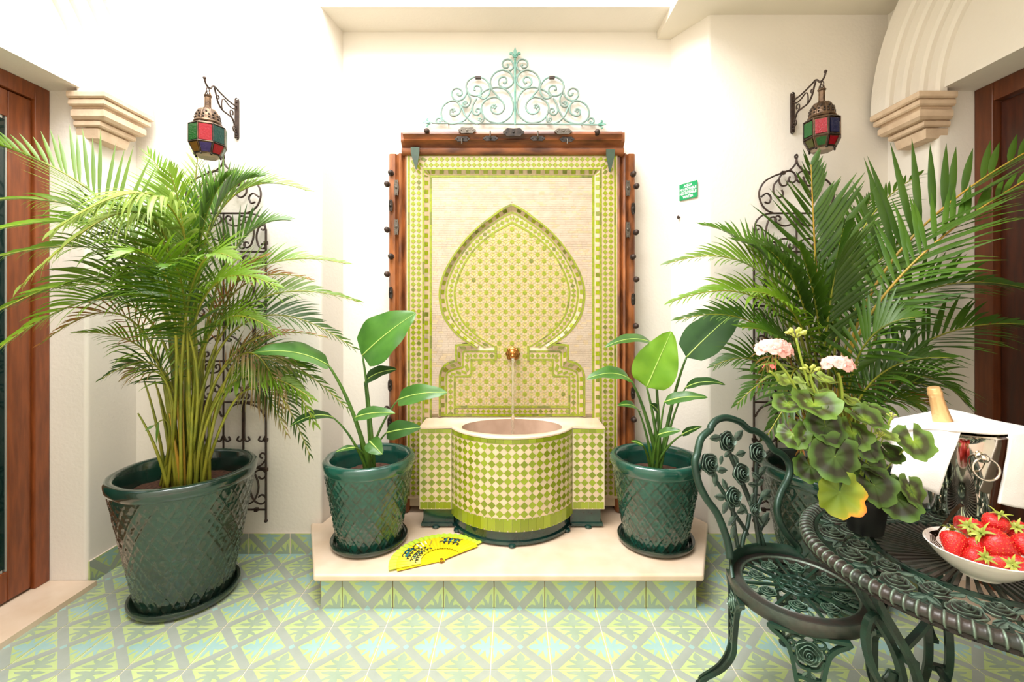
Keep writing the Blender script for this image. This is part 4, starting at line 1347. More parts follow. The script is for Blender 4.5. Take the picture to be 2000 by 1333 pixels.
mb = MB(); mb.lathe([(.001, 0), (.008, 0), (.008, .006), (.001, .007)], fc+V((0, 0, .004)), 12); mb.build('rivet', M['brass'], fa, smooth=True)
mb = MB(); mb.tube([fc+V((-.006, -.012, .004)), fc+V((.002, -.020, .004)), fc+V((.012, -.014, .004)), fc+V((.012, -.004, .004))], .0028, 6); mb.build('ring', M['brass'], fa, smooth=True)
# ------------------------------------------------------------------ glazed pots and saucers
def glazed_pot(x, y, z0, rb, rr, h, ncell, cellh, label, m, n=240, rows=70):
    pt = thing('glazed_pot', label, 'pot', (x, y, z0), 'green glazed relief pots')
    hb = h-.062
    def rad(z): return rb+(rr*.955-rb)*(z/hb)**.95
    def fn(a, i, r, z):
        t = z/hb
        k = a*ncell/(2*pi); w = z/cellh
        p, q = (k+w) % 1.0, (k-w) % 1.0
        p, q = min(p, 1-p), min(q, 1-q)
        d = min(p, q)
        e = min(1, min(t, 1-t)/.04)
        rel = .0055*math.exp(-(d/.055)**2)
        # eight petalled flower in each diamond
        fu = ((k+w) % 1.0)-.5; fv = ((k-w) % 1.0)-.5
        rr_ = math.hypot(fu, fv); ph = atan2(fv, fu)
        rel += .0035*math.exp(-(rr_/.07)**2) + .0032*max(0, cos(4*ph))*math.exp(-((rr_-.2)/.09)**2)
        nn = noise.noise(V((cos(a)*r*38, sin(a)*r*38, z*38)))
        rel += nn*(.0016+.0022*(1-t))
        wearv.append(min(1.0, max(0.0, (math.exp(-(d/.075)**2)*.9+.8*math.exp(-(rr_/.08)**2)+.7*max(0, cos(4*ph))*math.exp(-((rr_-.2)/.1)**2)+nn*.9)*e)))
        return (r+rel*e, z)
    prof = [(rad(hb*i/rows), hb*i/rows) for i in range(rows+1)]
    mb = MB(); mb.lathe([(rb*.9, -.0)]+[(rb, .0)], (x, y, z0), 48)
    wearv = []; b0_ = len(mb.v)
    mb.lathe(prof, (x, y, z0), n, fn=fn)
    for k_, w_ in enumerate(wearv): mb.w[b0_+k_] = w_
    mb.build('pot_body', m, pt, smooth=True, angle=180)
    mb = MB()
    R0 = rad(hb)
    mb.lathe([(R0-.004, hb-.006), (R0+.004, hb), (rr-.006, hb+.010), (rr, hb+.020), (rr, h-.012), (rr-.006, h-.003), (rr-.016, h), (rr-.034, h-.002), (rr-.041, h-.012), (rr-.048, h-.05), (rr*.80, h-.16)], (x, y, z0), 96,
             fn=lambda a, i, r, z: (r+.0015*sin(7*a)+.001*sin(13*a), z))
    mb.build('rim', m, pt, smooth=True, angle=80)
    mb = MB(); hs = h-.11
    rs = rr-.062
    g = [[(x+rs*k/10*cos(2*pi*j/40), y+rs*k/10*sin(2*pi*j/40), z0+hs+.012*noise.noise(V((k*.9+x, j*.7, 3)))+.02*(1-k/10)) for j in range(40)] for k in range(10, -1, -1)]
    mb.grid(g, closed=True)
    mb.build('soil', M['soil'], pt, smooth=True)
    return pt
def saucer(x, y, z0, r, h, label):
    s = thing('plant_saucer', label, 'saucer', (x, y, z0), 'green glazed saucers')
    mb = MB()
    mb.lathe([(.001, .001), (r*.90, .001), (r*.94, .004), (r, h*.55), (r+.003, h*.85), (r+.001, h), (r-.012, h), (r-.018, h*.8), (r*.86, .010), (.001, .010)], (x, y, z0), 72,
             fn=lambda a, i, rr_, z: (rr_, z+(.0015*sin(9*a) if z > h*.8 else 0)))
    mb.build('dish', M['saucer'], s, smooth=True, angle=60)
PB = [(-1.69, 2.355, 0), (1.665, 2.375, 0)]
PSm = [(-.795, 2.535, .1852), (.80, 2.535, .1852)]
saucer(*PB[0], .241, .045, 'wide green glazed saucer under the big pot by the glazed door')
saucer(*PB[1], .241, .045, 'wide green glazed saucer under the big pot behind the iron chair')
saucer(*PSm[0], .205, .036, 'green glazed saucer on the step behind the yellow fan')
saucer(*PSm[1], .205, .036, 'green glazed saucer on the step nearest the iron chair')
glazed_pot(PB[0][0], PB[0][1], .0105, .2, .325, .652, 24, .112, 'large green glazed pot with diamond relief holding the palm by the glazed door', M['glaze_dark'], 288, 90)
glazed_pot(PB[1][0], PB[1][1], .0105, .2, .325, .652, 24, .112, 'large green glazed pot with diamond relief standing behind the iron chair', M['glaze_dark'], 288, 90)
glazed_pot(PSm[0][0], PSm[0][1], .1957, .165, .246, .470, 22, .082, 'medium green glazed pot on the step behind the yellow fan', M['glaze'], 240, 70)
glazed_pot(PSm[1][0], PSm[1][1], .1957, .165, .246, .470, 22, .082, 'medium green glazed pot on the step nearest the iron chair', M['glaze'], 240, 70)

# ------------------------------------------------------------------ areca palms
def through(b, m, t_, tip):
    return (V(m)-V(b)*(1-t_)**2-V(tip)*t_*t_)/(2*t_*(1-t_))
WK, NK = .62, .95
def frond(parent, base, mid, tip, mat_, n=30, L=.30, w=.020, droop=.5, start=.42, stem=M['stalk'], seed=0, rs=.0085, spread=(58, 24), lift=.28, hint=(0, -.55, 1), tmid=.58, curl=.0, stick=True):
    rr = random.Random(seed)
    w *= WK; n = max(1, round(n*NK))
    b, tip = V(base), V(tip)
    c = through(b, mid, tmid, tip)
    path = bez(b, c, tip, 40)
    Lt = sum((q-p).length for p, q in zip(path, path[1:]))
    mb = MB()
    k0 = int(start*40)
    for side in (-1, 1):
        for i in range(n):
            t = start+(1-start)*(i+.5+rr.uniform(-.25, .25)+(.25 if side > 0 else 0))/n
            t = min(t, .995)
            p = b*(1-t)**2+c*2*t*(1-t)+tip*t*t
            T_ = ((c-b)*(1-t)+(tip-c)*t).normalized()
            N_ = V(hint); N_ = (N_-T_*N_.dot(T_)); N_ = N_.normalized() if N_.length > 1e-4 else T_.orthogonal().normalized()
            S_ = T_.cross(N_).normalized()
            s = (t-start)/(1-start)
            ln = L*(.55+.45*sin(pi*min(1, s*1.25+.12)))*(1-.62*max(0, s-.55)/.45)*rr.uniform(.88, 1.08)
            th = radians(spread[0]+(spread[1]-spread[0])*s+rr.uniform(-5, 5))
            D = (T_*cos(th)+S_*side*sin(th)+N_*lift*(1-s*.5)).normalized()
            dr = droop*rr.uniform(.6, 1.4)
            segs = 5; pts = []
            q = p.copy(); d = D.copy()
            for k in range(segs+1):
                pts.append(q.copy())
                d = (d+V((0, 0, -1))*dr*.16*(k+1)/segs*1.6).normalized()
                q = q+d*ln/segs
            prof = (.35, .85, 1.0, .85, .5, .02)
            W = w*(.8+.3*sin(pi*s))
            vs = []
            for k in range(segs+1):
                tg = (pts[min(k+1, segs)]-pts[max(k-1, 0)]).normalized()
                wd = tg.cross(N_); wd = wd.normalized() if wd.length > 1e-4 else S_
                wd = (wd*.8+N_*.5*side).normalized()
                nn = tg.cross(wd).normalized()
                vs += [pts[k]-wd*W*.5*prof[k]+nn*W*.10*prof[k], pts[k]+0*nn, pts[k]+wd*W*.5*prof[k]+nn*W*.10*prof[k]]
            fs = []
            for k in range(segs):
                a = k*3
                fs += [(a, a+1, a+4, a+3), (a+1, a+2, a+5, a+4)]
            mb.add(vs, fs)
    o = mb.build('frond', mat_, parent, smooth=True, angle=180)
    if stick:
        mb = MB(); mb.tube(path, [rs*(1-.78*i/40) for i in range(41)], 6)
        mb.build('stalk', stem, o, smooth=True, angle=180)
    return o

def palm(label, base, soil_z, specs, canes, seed):
    t = thing('areca_palm', label, 'palm', (base[0], base[1], soil_z))
    rr = random.Random(seed)
    for k, sp in enumerate(specs):
        (mu, mv, mY), (tu, tv, tY), kw = sp
        an = rr.uniform(0, 2*pi); rd = rr.uniform(.01, .085)
        b = V((base[0]+cos(an)*rd+(.05 if mu > 1000+base[0]*F/base[1] else -.05), base[1]+sin(an)*rd*.7, soil_z))
        kw = dict(kw); m = M[kw.pop('m', 'palm')]
        frond(t, b, P(mu, mv, mY), P(tu, tv, tY), m, seed=seed*100+k, **kw)
    for k in range(canes):
        an = rr.uniform(0, 2*pi); rd = rr.uniform(.0, .10)
        b = V((base[0]+cos(an)*rd, base[1]+sin(an)*rd*.7, soil_z))
        top = V((base[0]+cos(an)*(rd*1.7+.03)+rr.uniform(-.04, .04), base[1]+sin(an)*rd*1.3-.03, soil_z+rr.uniform(.40, .75)))
        mb = MB(); mb.tube(bez(b, (b+top)/2+V((-cos(an)*.02, 0, .05)), top, 10), [.010-.0065*i/10 for i in range(11)], 7)
        mb.build('cane', M['stalk'] if k % 4 else M['stalk2'], t, smooth=True, angle=180)
    return t
D_ = dict
left = [
 ((245,440,2.2), (-90,262,1.95), D_(L=.36, w=.024, droop=.18, lift=.5, n=34)),
 ((340,415,2.12), (105,450,1.70), D_(m='palm_pale', L=.34, w=.026, droop=2.0, n=34, lift=.0)),
 ((300,430,2.1), (40,560,1.70), D_(m='palm_pale', L=.26, w=.020, droop=1.8, n=28, lift=.0)),
 ((270,520,2.15), (-70,520,1.75), D_(L=.30, w=.018, droop=1.2, n=32)),
 ((285,490,2.15), (-40,455,1.78), D_(L=.33, w=.020, droop=.9, n=32)),
 ((265,555,2.1), (-60,640,1.78), D_(L=.28, w=.019, droop=.8, n=32)),
 ((255,625,2.15), (80,672,1.95), D_(m='palm_dry', L=.20, w=.012, droop=.7, n=22)),
 ((255,470,2.15), (-60,395,1.80), D_(L=.28, w=.017, droop=1.1, n=30)),
 ((240,590,2.1), (-50,720,1.78), D_(L=.26, w=.017, droop=1.0, n=28)),
 ((330,600,2.12), (60,570,1.85), D_(L=.28, w=.018, droop=.8, n=30)),
 ((378,470,2.5), (392,262,2.6), D_(m='palm_pale', L=.26, w=.016, droop=.5, n=32)),
 ((350,470,2.4), (290,300,2.4), D_(L=.26, w=.018, droop=.3, n=30)),
 ((425,420,2.45), (598,372,2.5), D_(L=.28, w=.020, droop=.55, n=32, lift=.4)),
 ((405,460,2.3), (505,345,2.3), D_(m='palm_dark', L=.32, w=.026, droop=.25, n=32, lift=.4)),
 ((385,500,2.2), (445,345,2.1), D_(m='palm_dark', L=.30, w=.026, droop=.3, n=32)),
 ((365,500,2.2), (330,335,2.1), D_(L=.28, w=.020, droop=.4, n=30)),
 ((340,520,2.2), (215,400,2.0), D_(L=.28, w=.020, droop=.5, n=30)),
 ((440,520,2.3), (560,430,2.35), D_(m='palm_dark', L=.28, w=.022, droop=.4, n=30)),
 ((460,555,2.35), (675,515,2.4), D_(L=.24, w=.018, droop=.6, n=32)),
 ((450,580,2.3), (610,548,2.35), D_(m='palm_dry', L=.16, w=.011, droop=.8, n=24)),
 ((440,600,2.3), (520,500,2.25), D_(m='palm_dry', L=.18, w=.012, droop=.5, n=20)),
 ((480,600,2.3), (700,590,2.4), D_(L=.24, w=.017, droop=.7, n=34)),
 ((490,625,2.3), (690,680,2.35), D_(m='palm_dark', L=.24, w=.018, droop=.6, n=32)),
 ((470,680,2.3), (640,660,2.3), D_(m='palm_dry', L=.12, w=.009, droop=.8, n=22)),
 ((490,690,2.3), (680,800,2.35), D_(m='palm_dark', L=.22, w=.015, droop=.7, n=30)),
 ((500,730,2.3), (605,890,2.3), D_(m='palm_dark', L=.22, w=.016, droop=.9, n=28)),
 ((480,690,2.25), (560,800,2.2), D_(m='palm_faded', L=.28, w=.013, droop=1.8, n=24)),
 ((500,700,2.3), (615,830,2.25), D_(L=.24, w=.024, droop=1.2, n=22)),
 ((490,760,2.3), (560,850,2.25), D_(m='palm_faded', L=.20, w=.012, droop=1.2, n=22)),
 ((470,740,2.25), (610,780,2.2), D_(L=.20, w=.020, droop=.9, n=24)),
 ((300,700,2.2), (150,650,2.05), D_(L=.20, w=.014, droop=.9, n=24)),
 ((310,720,2.2), (200,740,2.05), D_(m='palm_dark', L=.18, w=.016, droop=.9, n=16)),
 ((320,740,2.2), (240,740,2.1), D_(m='palm_faded', L=.14, w=.014, droop=1.2, n=10, start=.7)),
 ((375,560,2.0), (455,505,1.75), D_(L=.28, w=.024, droop=.8, n=30)),
 ((330,560,2.0), (235,500,1.75), D_(L=.28, w=.022, droop=.8, n=30)),
 ((400,580,2.1), (540,560,1.95), D_(L=.26, w=.020, droop=.7, n=30)),
 ((360,590,2.05), (330,520,1.8), D_(m='palm_dark', L=.26, w=.022, droop=.7, n=28)),
 ((350,620,2.1), (170,590,1.9), D_(m='palm_dark', L=.26, w=.018, droop=.8, n=30)),
 ((420,640,2.2), (540,650,2.1), D_(L=.22, w=.018, droop=.8, n=26)),
 ((330,830,2.2), (300,832,2.1), D_(m='palm_dark', L=.16, w=.026, droop=.8, n=1, start=.9)),
]
palm('big bushy green areca palm with browned tips by the glazed door', (-1.69, 2.355), .555, left, 26, 1)
right = [
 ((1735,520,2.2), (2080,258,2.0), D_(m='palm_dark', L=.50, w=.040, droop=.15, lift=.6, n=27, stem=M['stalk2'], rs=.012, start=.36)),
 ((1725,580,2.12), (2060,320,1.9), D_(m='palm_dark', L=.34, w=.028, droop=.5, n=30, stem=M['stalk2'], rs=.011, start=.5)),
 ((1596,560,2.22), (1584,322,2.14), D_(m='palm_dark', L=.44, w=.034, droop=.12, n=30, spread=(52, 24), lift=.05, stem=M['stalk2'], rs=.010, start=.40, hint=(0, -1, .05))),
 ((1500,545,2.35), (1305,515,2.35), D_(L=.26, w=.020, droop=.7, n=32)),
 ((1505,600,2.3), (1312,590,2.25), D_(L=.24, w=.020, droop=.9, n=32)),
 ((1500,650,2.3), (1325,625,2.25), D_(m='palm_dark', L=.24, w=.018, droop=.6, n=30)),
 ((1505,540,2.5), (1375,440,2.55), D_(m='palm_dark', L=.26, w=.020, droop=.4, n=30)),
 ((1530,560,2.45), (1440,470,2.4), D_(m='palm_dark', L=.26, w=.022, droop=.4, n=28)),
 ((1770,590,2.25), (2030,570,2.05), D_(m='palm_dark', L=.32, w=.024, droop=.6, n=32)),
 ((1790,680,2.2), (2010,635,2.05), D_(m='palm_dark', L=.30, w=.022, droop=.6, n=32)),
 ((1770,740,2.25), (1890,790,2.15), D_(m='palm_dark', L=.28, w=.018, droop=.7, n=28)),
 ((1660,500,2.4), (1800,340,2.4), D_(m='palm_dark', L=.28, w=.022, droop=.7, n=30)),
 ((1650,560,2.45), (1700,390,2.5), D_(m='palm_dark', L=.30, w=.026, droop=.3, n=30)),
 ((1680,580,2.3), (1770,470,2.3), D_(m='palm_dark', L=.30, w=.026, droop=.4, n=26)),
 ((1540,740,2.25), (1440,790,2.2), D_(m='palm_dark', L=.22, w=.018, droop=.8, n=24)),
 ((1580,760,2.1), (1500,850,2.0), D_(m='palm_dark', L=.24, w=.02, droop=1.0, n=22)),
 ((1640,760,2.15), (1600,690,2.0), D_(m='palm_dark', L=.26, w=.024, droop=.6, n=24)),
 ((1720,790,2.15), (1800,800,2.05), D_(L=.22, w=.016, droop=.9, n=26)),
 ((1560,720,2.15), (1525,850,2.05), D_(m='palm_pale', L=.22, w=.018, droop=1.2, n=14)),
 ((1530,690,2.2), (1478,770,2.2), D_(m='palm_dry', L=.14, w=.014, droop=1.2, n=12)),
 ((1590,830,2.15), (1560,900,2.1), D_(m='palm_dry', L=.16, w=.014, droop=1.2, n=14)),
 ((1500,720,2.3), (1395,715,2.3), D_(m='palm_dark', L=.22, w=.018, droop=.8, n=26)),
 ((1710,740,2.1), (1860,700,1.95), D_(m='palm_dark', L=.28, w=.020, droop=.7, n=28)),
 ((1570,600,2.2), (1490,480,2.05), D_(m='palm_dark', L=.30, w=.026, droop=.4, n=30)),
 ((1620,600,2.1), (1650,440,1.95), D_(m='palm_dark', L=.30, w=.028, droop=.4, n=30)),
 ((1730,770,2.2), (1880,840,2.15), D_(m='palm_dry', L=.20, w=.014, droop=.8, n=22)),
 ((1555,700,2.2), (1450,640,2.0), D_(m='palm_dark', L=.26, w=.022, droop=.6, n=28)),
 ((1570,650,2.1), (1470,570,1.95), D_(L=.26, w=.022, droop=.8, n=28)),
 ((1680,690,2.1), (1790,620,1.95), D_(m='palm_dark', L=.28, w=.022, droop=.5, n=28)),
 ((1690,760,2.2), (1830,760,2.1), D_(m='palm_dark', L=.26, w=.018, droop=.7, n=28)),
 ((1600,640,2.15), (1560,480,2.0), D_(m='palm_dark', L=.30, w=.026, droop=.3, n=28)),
]
WK, NK = .74, .82
palm('tall dark green areca palm with one huge frond reaching over the wooden door', (1.665, 2.375), .555, right, 20, 2)

# ------------------------------------------------------------------ broad leaved plants on the step
def broad_leaf(parent, root, att, tip, w, mt, hint=(0, -.7, .7), sag=.06, fold=.28, wave=.02, seed=0, sr=.0075, bow=.1):
    rr = random.Random(seed)
    att, tip, root = V(att), V(tip), V(root)
    ax = tip-att; L = ax.length
    N_ = V(hint); N_ = (N_-ax.normalized()*N_.dot(ax.normalized())).normalized()
    mid = (att+tip)/2+N_*sag*L*2
    w *= 1.18
    n, m = 14, 8; rows = []; rib = []
    for i in range(n+1):
        t = i/n
        p = att*(1-t)**2+mid*2*t*(1-t)+tip*t*t
        T_ = ((mid-att)*(1-t)+(tip-mid)*t).normalized()
        S_ = T_.cross(N_).normalized(); Nn = S_.cross(T_).normalized()
        wd = w*.5*(sin(pi*min(1, (t*.92+.04)**.72))**.75)*(1-.25*t) if 0 < t < 1 else w*.02
        row = []
        for j in range(m+1):
            s = (j/m-.5)*2
            z = fold*abs(s)*wd + wave*w*sin(t*17+s*2+seed)*abs(s)**2 - .12*wd*s*s
            row.append(p+S_*s*wd+Nn*z)
        rows.append(row); rib.append(p-Nn*.0012 if False else p+Nn*.0012)
    mb = MB(); mb.grid(rows)
    lf = mb.build('leaf', mt, parent, smooth=True, angle=180)
    mb = MB(); mb.tube(rib, [.0042*(1-.8*i/n) for i in range(n+1)], 6)
    mb.build('midrib', M['bop_rib'], lf, smooth=True, angle=180)
    mb = MB()
    c = (root+att)/2+(att-root).cross(V((0, 1, 0))).normalized()*bow*(att-root).length*-.5
    d_in = (mid-att).normalized()
    c = att-d_in*(att-root).length*.25*.5+(root-att)*.25 + (V((0, 0, 1)).cross(V((0, 0, 1))))
    c = V((root.x*.55+att.x*.45, root.y*.55+att.y*.45, root.z*.35+att.z*.65))+V((0, 0, .02))
    mb.tube(bez(root, c, att, 16), [sr*(1.25-.75*i/16) for i in range(17)], 8)
    mb.build('leaf_stalk', M['bop_stalk'], lf, smooth=True, angle=180)
    return lf
def broad_plant(label, base, leaves, seed):
    t = thing('broad_leaf_plant', label, 'plant', base, 'broad leaved plants on the step')
    rr = random.Random(seed)
    for k, (au, av, aY, tu, tv, tY, w, m, kw) in enumerate(leaves):
        an = rr.uniform(0, 2*pi)
        root = V(base)+V((cos(an)*.03, sin(an)*.025, 0))
        if 'root' in kw: root = P(*kw['root']); kw = {a: b for a, b in kw.items() if a != 'root'}
        broad_leaf(t, root, P(au, av, aY), P(tu, tv, tY), w, M[m], seed=seed*10+k, **kw)
    return t
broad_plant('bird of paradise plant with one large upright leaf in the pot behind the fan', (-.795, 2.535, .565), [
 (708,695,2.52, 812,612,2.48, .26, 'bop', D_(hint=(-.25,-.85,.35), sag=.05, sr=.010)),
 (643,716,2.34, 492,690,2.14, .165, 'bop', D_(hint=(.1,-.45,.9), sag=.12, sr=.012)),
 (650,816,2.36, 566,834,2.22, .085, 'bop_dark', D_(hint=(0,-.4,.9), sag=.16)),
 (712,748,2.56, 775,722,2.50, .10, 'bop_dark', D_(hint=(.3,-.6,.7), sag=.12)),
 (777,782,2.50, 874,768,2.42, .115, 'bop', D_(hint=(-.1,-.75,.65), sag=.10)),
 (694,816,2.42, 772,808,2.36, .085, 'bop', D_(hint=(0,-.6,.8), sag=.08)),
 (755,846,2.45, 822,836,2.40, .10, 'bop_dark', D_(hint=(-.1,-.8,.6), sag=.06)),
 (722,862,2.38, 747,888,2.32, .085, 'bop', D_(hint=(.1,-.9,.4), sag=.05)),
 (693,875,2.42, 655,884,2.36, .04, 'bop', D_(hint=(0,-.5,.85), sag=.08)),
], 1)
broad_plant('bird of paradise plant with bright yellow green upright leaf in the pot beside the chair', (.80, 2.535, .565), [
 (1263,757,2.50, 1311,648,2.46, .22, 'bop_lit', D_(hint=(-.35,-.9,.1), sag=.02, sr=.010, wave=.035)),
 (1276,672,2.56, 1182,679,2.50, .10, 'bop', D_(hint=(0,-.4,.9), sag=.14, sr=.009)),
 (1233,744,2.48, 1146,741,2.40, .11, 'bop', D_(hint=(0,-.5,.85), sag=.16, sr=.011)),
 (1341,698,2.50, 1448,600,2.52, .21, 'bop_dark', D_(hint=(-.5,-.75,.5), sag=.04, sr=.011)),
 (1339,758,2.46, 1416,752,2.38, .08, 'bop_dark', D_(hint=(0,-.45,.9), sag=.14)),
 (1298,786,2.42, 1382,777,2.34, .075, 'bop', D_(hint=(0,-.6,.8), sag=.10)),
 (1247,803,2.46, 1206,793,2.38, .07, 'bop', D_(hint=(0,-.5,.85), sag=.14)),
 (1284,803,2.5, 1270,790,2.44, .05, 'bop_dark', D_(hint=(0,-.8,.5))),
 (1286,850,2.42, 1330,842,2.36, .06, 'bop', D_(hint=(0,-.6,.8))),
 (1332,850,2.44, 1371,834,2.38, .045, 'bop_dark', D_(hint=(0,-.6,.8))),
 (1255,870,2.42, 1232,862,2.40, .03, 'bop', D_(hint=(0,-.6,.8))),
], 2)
# ------------------------------------------------------------------ cast metal furniture: roses and leaves
def rose(mb, c, ex, ey, n, r, rings=4, seed=0, m=20):
    c = V(c)
    vs = []
    def q(a, rr, z): return c+(ex*cos(a)+ey*sin(a))*rr+n*z
    base = [q(2*pi*k/m, r*(1+.09*cos(5*2*pi*k/m+seed)), -r*.12) for k in range(m)]
    top = [q(2*pi*k/m, r*.97*(1+.09*cos(5*2*pi*k/m+seed)), -r*.02) for k in range(m)]
    ctr = [c+n*r*.05]
    mb.add(base+top+ctr, [tuple(reversed(range(m)))]+[(k, (k+1) % m, m+(k+1) % m, m+k) for k in range(m)]+[(m+k, m+(k+1) % m, 2*m) for k in range(m)])
    for i in range(rings):
        f = (.93, .70, .47, .25, .13)[i]; z = r*(.06, .20, .33, .44, .48)[i]
        ph = seed*1.3+i*.9
        lob = (5, 4, 3, 3, 3)[i]
        rows = []
        for k in range(19):
            a = 2*pi*k/18
            w = 1+.09*cos(lob*a+ph)
            zz = z+r*.05*cos(lob*a+ph+1)
            rows.append([q(a, r*f*w*.80, zz-r*.30), q(a, r*f*w*.97, zz-r*.02), q(a, r*f*w*1.03, zz+r*.03), q(a, r*f*w*1.06, zz-r*.03), q(a, r*f*w*.90, zz-r*.28)])
        mb.grid(rows, wear=[(0, .35, 1, .5, 0)]*19)
    mb.ball(c+n*r*.40, r*.12, 6, 4)
def cast_leaf(mb, c, d, s, n, L, w):
    """Leaf from c along d, across s, relief along n."""
    c = V(c); d = V(d).normalized(); s = V(s).normalized()
    out = [(0, .0), (.2, .36), (.45, .5), (.75, .32), (1, 0), (.75, -.32), (.45, -.5), (.2, -.36)]
    pts = [c+d*x*L+s*y*w for x, y in out]
    t = w*.10
    m = len(out)
    vs = [p-n*t for p in pts]+[p+n*t*.6 for p in pts]+[c+d*L*.15+n*t*1.6, c+d*L*.5+n*t*2.2, c+d*L*.85+n*t*1.4]
    fs = [tuple(range(m))[::-1]]
    for k in range(m):
        l = (k+1) % m
        fs.append((k, l, m+l, m+k))
    A, B, C_ = 2*m, 2*m+1, 2*m+2
    fs += [(m, m+1, A), (m+1, m+2, B, A), (m+2, m+3, C_, B), (m+3, m+4, C_), (m+4, m+5, C_), (m+5, m+6, B, C_), (m+6, m+7, A, B), (m+7, m, A)]
    mb.add(vs, fs, 0, [.25]*m+[.55]*m+[.2]*3)
    mb.tube([c+n*t*1.2, c+d*L*.5+n*t*2.4, c+d*L*.95+n*t*1.2], w*.05, 5)

# ------------------------------------------------------------------ chair
SX, SY, SZ, SR = 1.069, 1.70, .45, .231
ch = thing('cast_iron_chair', 'green cast iron garden chair with rose pattern back and round openwork seat', 'chair', (SX, SY, 0))
def onseat(deg, r=SR, z=.46): return V((SX+r*cos(radians(deg)), SY+r*sin(radians(deg)), z))
PA, PB_ = onseat(165), onseat(57)
BX = (PB_-PA); BX.z = 0; BX.normalize()
BM = V((-BX.y, BX.x, 0))                      # horizontal, away from the sitter
LEAN = .25
BN = V((-BM.x, -BM.y, LEAN)).normalized()     # towards the sitter
BZ = BX.cross(BN)*-1
if BZ.z < 0: BZ = -BZ
BK0 = BM.dot(PA)-LEAN*PA.z
def bp(u, v, off=0.0):
    a, b = (u-1000)/F, -(v-HY)/F
    Y = (BK0+LEAN*H)/(BM.x*a+BM.y-LEAN*b)
    return P(u, v, Y)+BN*off
def cb(x, y, off=0.0): return bp(1330+x/2.41, 780+y/2.41, off)
frame_px = [(231,752),(225,700),(210,640),(170,540),(120,470),(85,400),(68,330),(66,290),(76,262),(84,220),(95,185),(118,160),(136,146),(142,128),(160,105),(185,92),(215,88),(250,96),(285,112),(306,132),(326,146),(350,150),(380,168),(408,195),(424,222),(440,240),(470,256),(496,282),(510,315),(511,350),(500,385),(478,425),(460,470),(452,520),(462,570),(488,622),(520,662),(546,690),(556,722)]
mb = MB(); mb.tube(smooth_path([cb(x, y) for x, y in frame_px], 4), .0145, 10)
mb.build('back_frame', M['cast_green'], ch, smooth=True, angle=180)
stems = [[(132,320),(160,375),(200,440),(240,520),(300,612),(312,640)], [(222,230),(238,280),(270,350),(310,440),(350,560),(392,690)], [(355,280),(352,360),(350,440),(345,520),(355,600),(368,690)],
         [(245,480),(245,540),(252,610),(268,700)], [(322,540),(312,600),(295,650),(285,700)], [(285,390),(305,440),(330,500),(345,540)], [(400,440),(375,470),(352,520)], [(410,560),(380,600),(365,630)], [(385,340),(360,370),(352,400)]]
for s_ in stems:
    mb = MB(); mb.tube(smooth_path([cb(x, y, .0) for x, y in s_], 4), .0085, 7); mb.build('rose_stem', M['cast'], ch, smooth=True, angle=180)
for k, (x, y, r) in enumerate(((215,200,.043), (355,252,.043), (132,305,.043), (280,350,.043), (243,462,.041), (345,520,.026))):
    mb = MB(); rose(mb, cb(x, y, .006), BX, BZ, BN, r, 4, k); mb.build('rose', M['cast'], ch, smooth=True, angle=50)
for (x, y, dx, dy, L) in ((185,180,-1,0,.055),(250,195,1,-.7,.06),(300,250,-1,.1,.05),(160,345,-.3,1,.05),(165,335,.9,.1,.05),(215,430,-.3,-1,.045),(205,465,-1,-.25,.05),(215,480,-.6,.8,.05),(275,490,.5,.8,.05),
                          (255,550,-.8,.5,.05),(250,590,-.5,.9,.05),(350,405,-.4,-.1,.04),(352,405,.8,-.3,.045),(360,355,1,-.5,.055),(370,470,1,-.4,.065),(375,455,1,.2,.05),(350,545,.5,.8,.05),(375,600,1,-.9,.065),(330,345,.7,.7,.05),(190,265,-.5,1,.035),(200,270,1,-.3,.04),(320,500,.6,-.8,.05),(240,260,.4,.9,.05),(300,520,-.9,.1,.045)):
    d = BX*dx-BZ*dy; s2 = BN.cross(d)
    mb = MB(); cast_leaf(mb, cb(x, y, .004), d, s2, BN, L*1.1, L*.58); mb.build('rose_leaf', M['cast'], ch, smooth=True, angle=40)
# seat
mb = MB()
mb.lathe([(.184, SZ-.014), (.184, SZ-.004), (.187, SZ), (.193, SZ+.003), (.198, SZ-.001), (.221, SZ+.001), (.228, SZ-.001), (SR, SZ-.008), (SR+.003, SZ-.034), (SR-.004, SZ-.046), (SR-.014, SZ-.046), (SR-.016, SZ-.016), (.184, SZ-.014)], (SX, SY, 0), 90)
for i_ in (2, 3, 6, 7):
    for k_ in range(90): mb.w[i_*90+k_] = .8 if i_ == 2 else .15
mb.build('seat_ring', M['cast_brown'], ch, smooth=True, angle=50)
mb = MB(); rows = []
for i in range(31):
    a = radians(52+118*i/30); hgt = .036*min(1, sin(pi*i/30)*4)
    rows.append([(SX+r_*cos(a), SY+r_*sin(a), z) for r_, z in ((.217, SZ), (.219, SZ+hgt), (.225, SZ+hgt+.004), (.231, SZ+hgt), (.232, SZ-.01))])
mb.grid(rows); mb.build('back_lip', M['cast_green'], ch, smooth=True, angle=60)
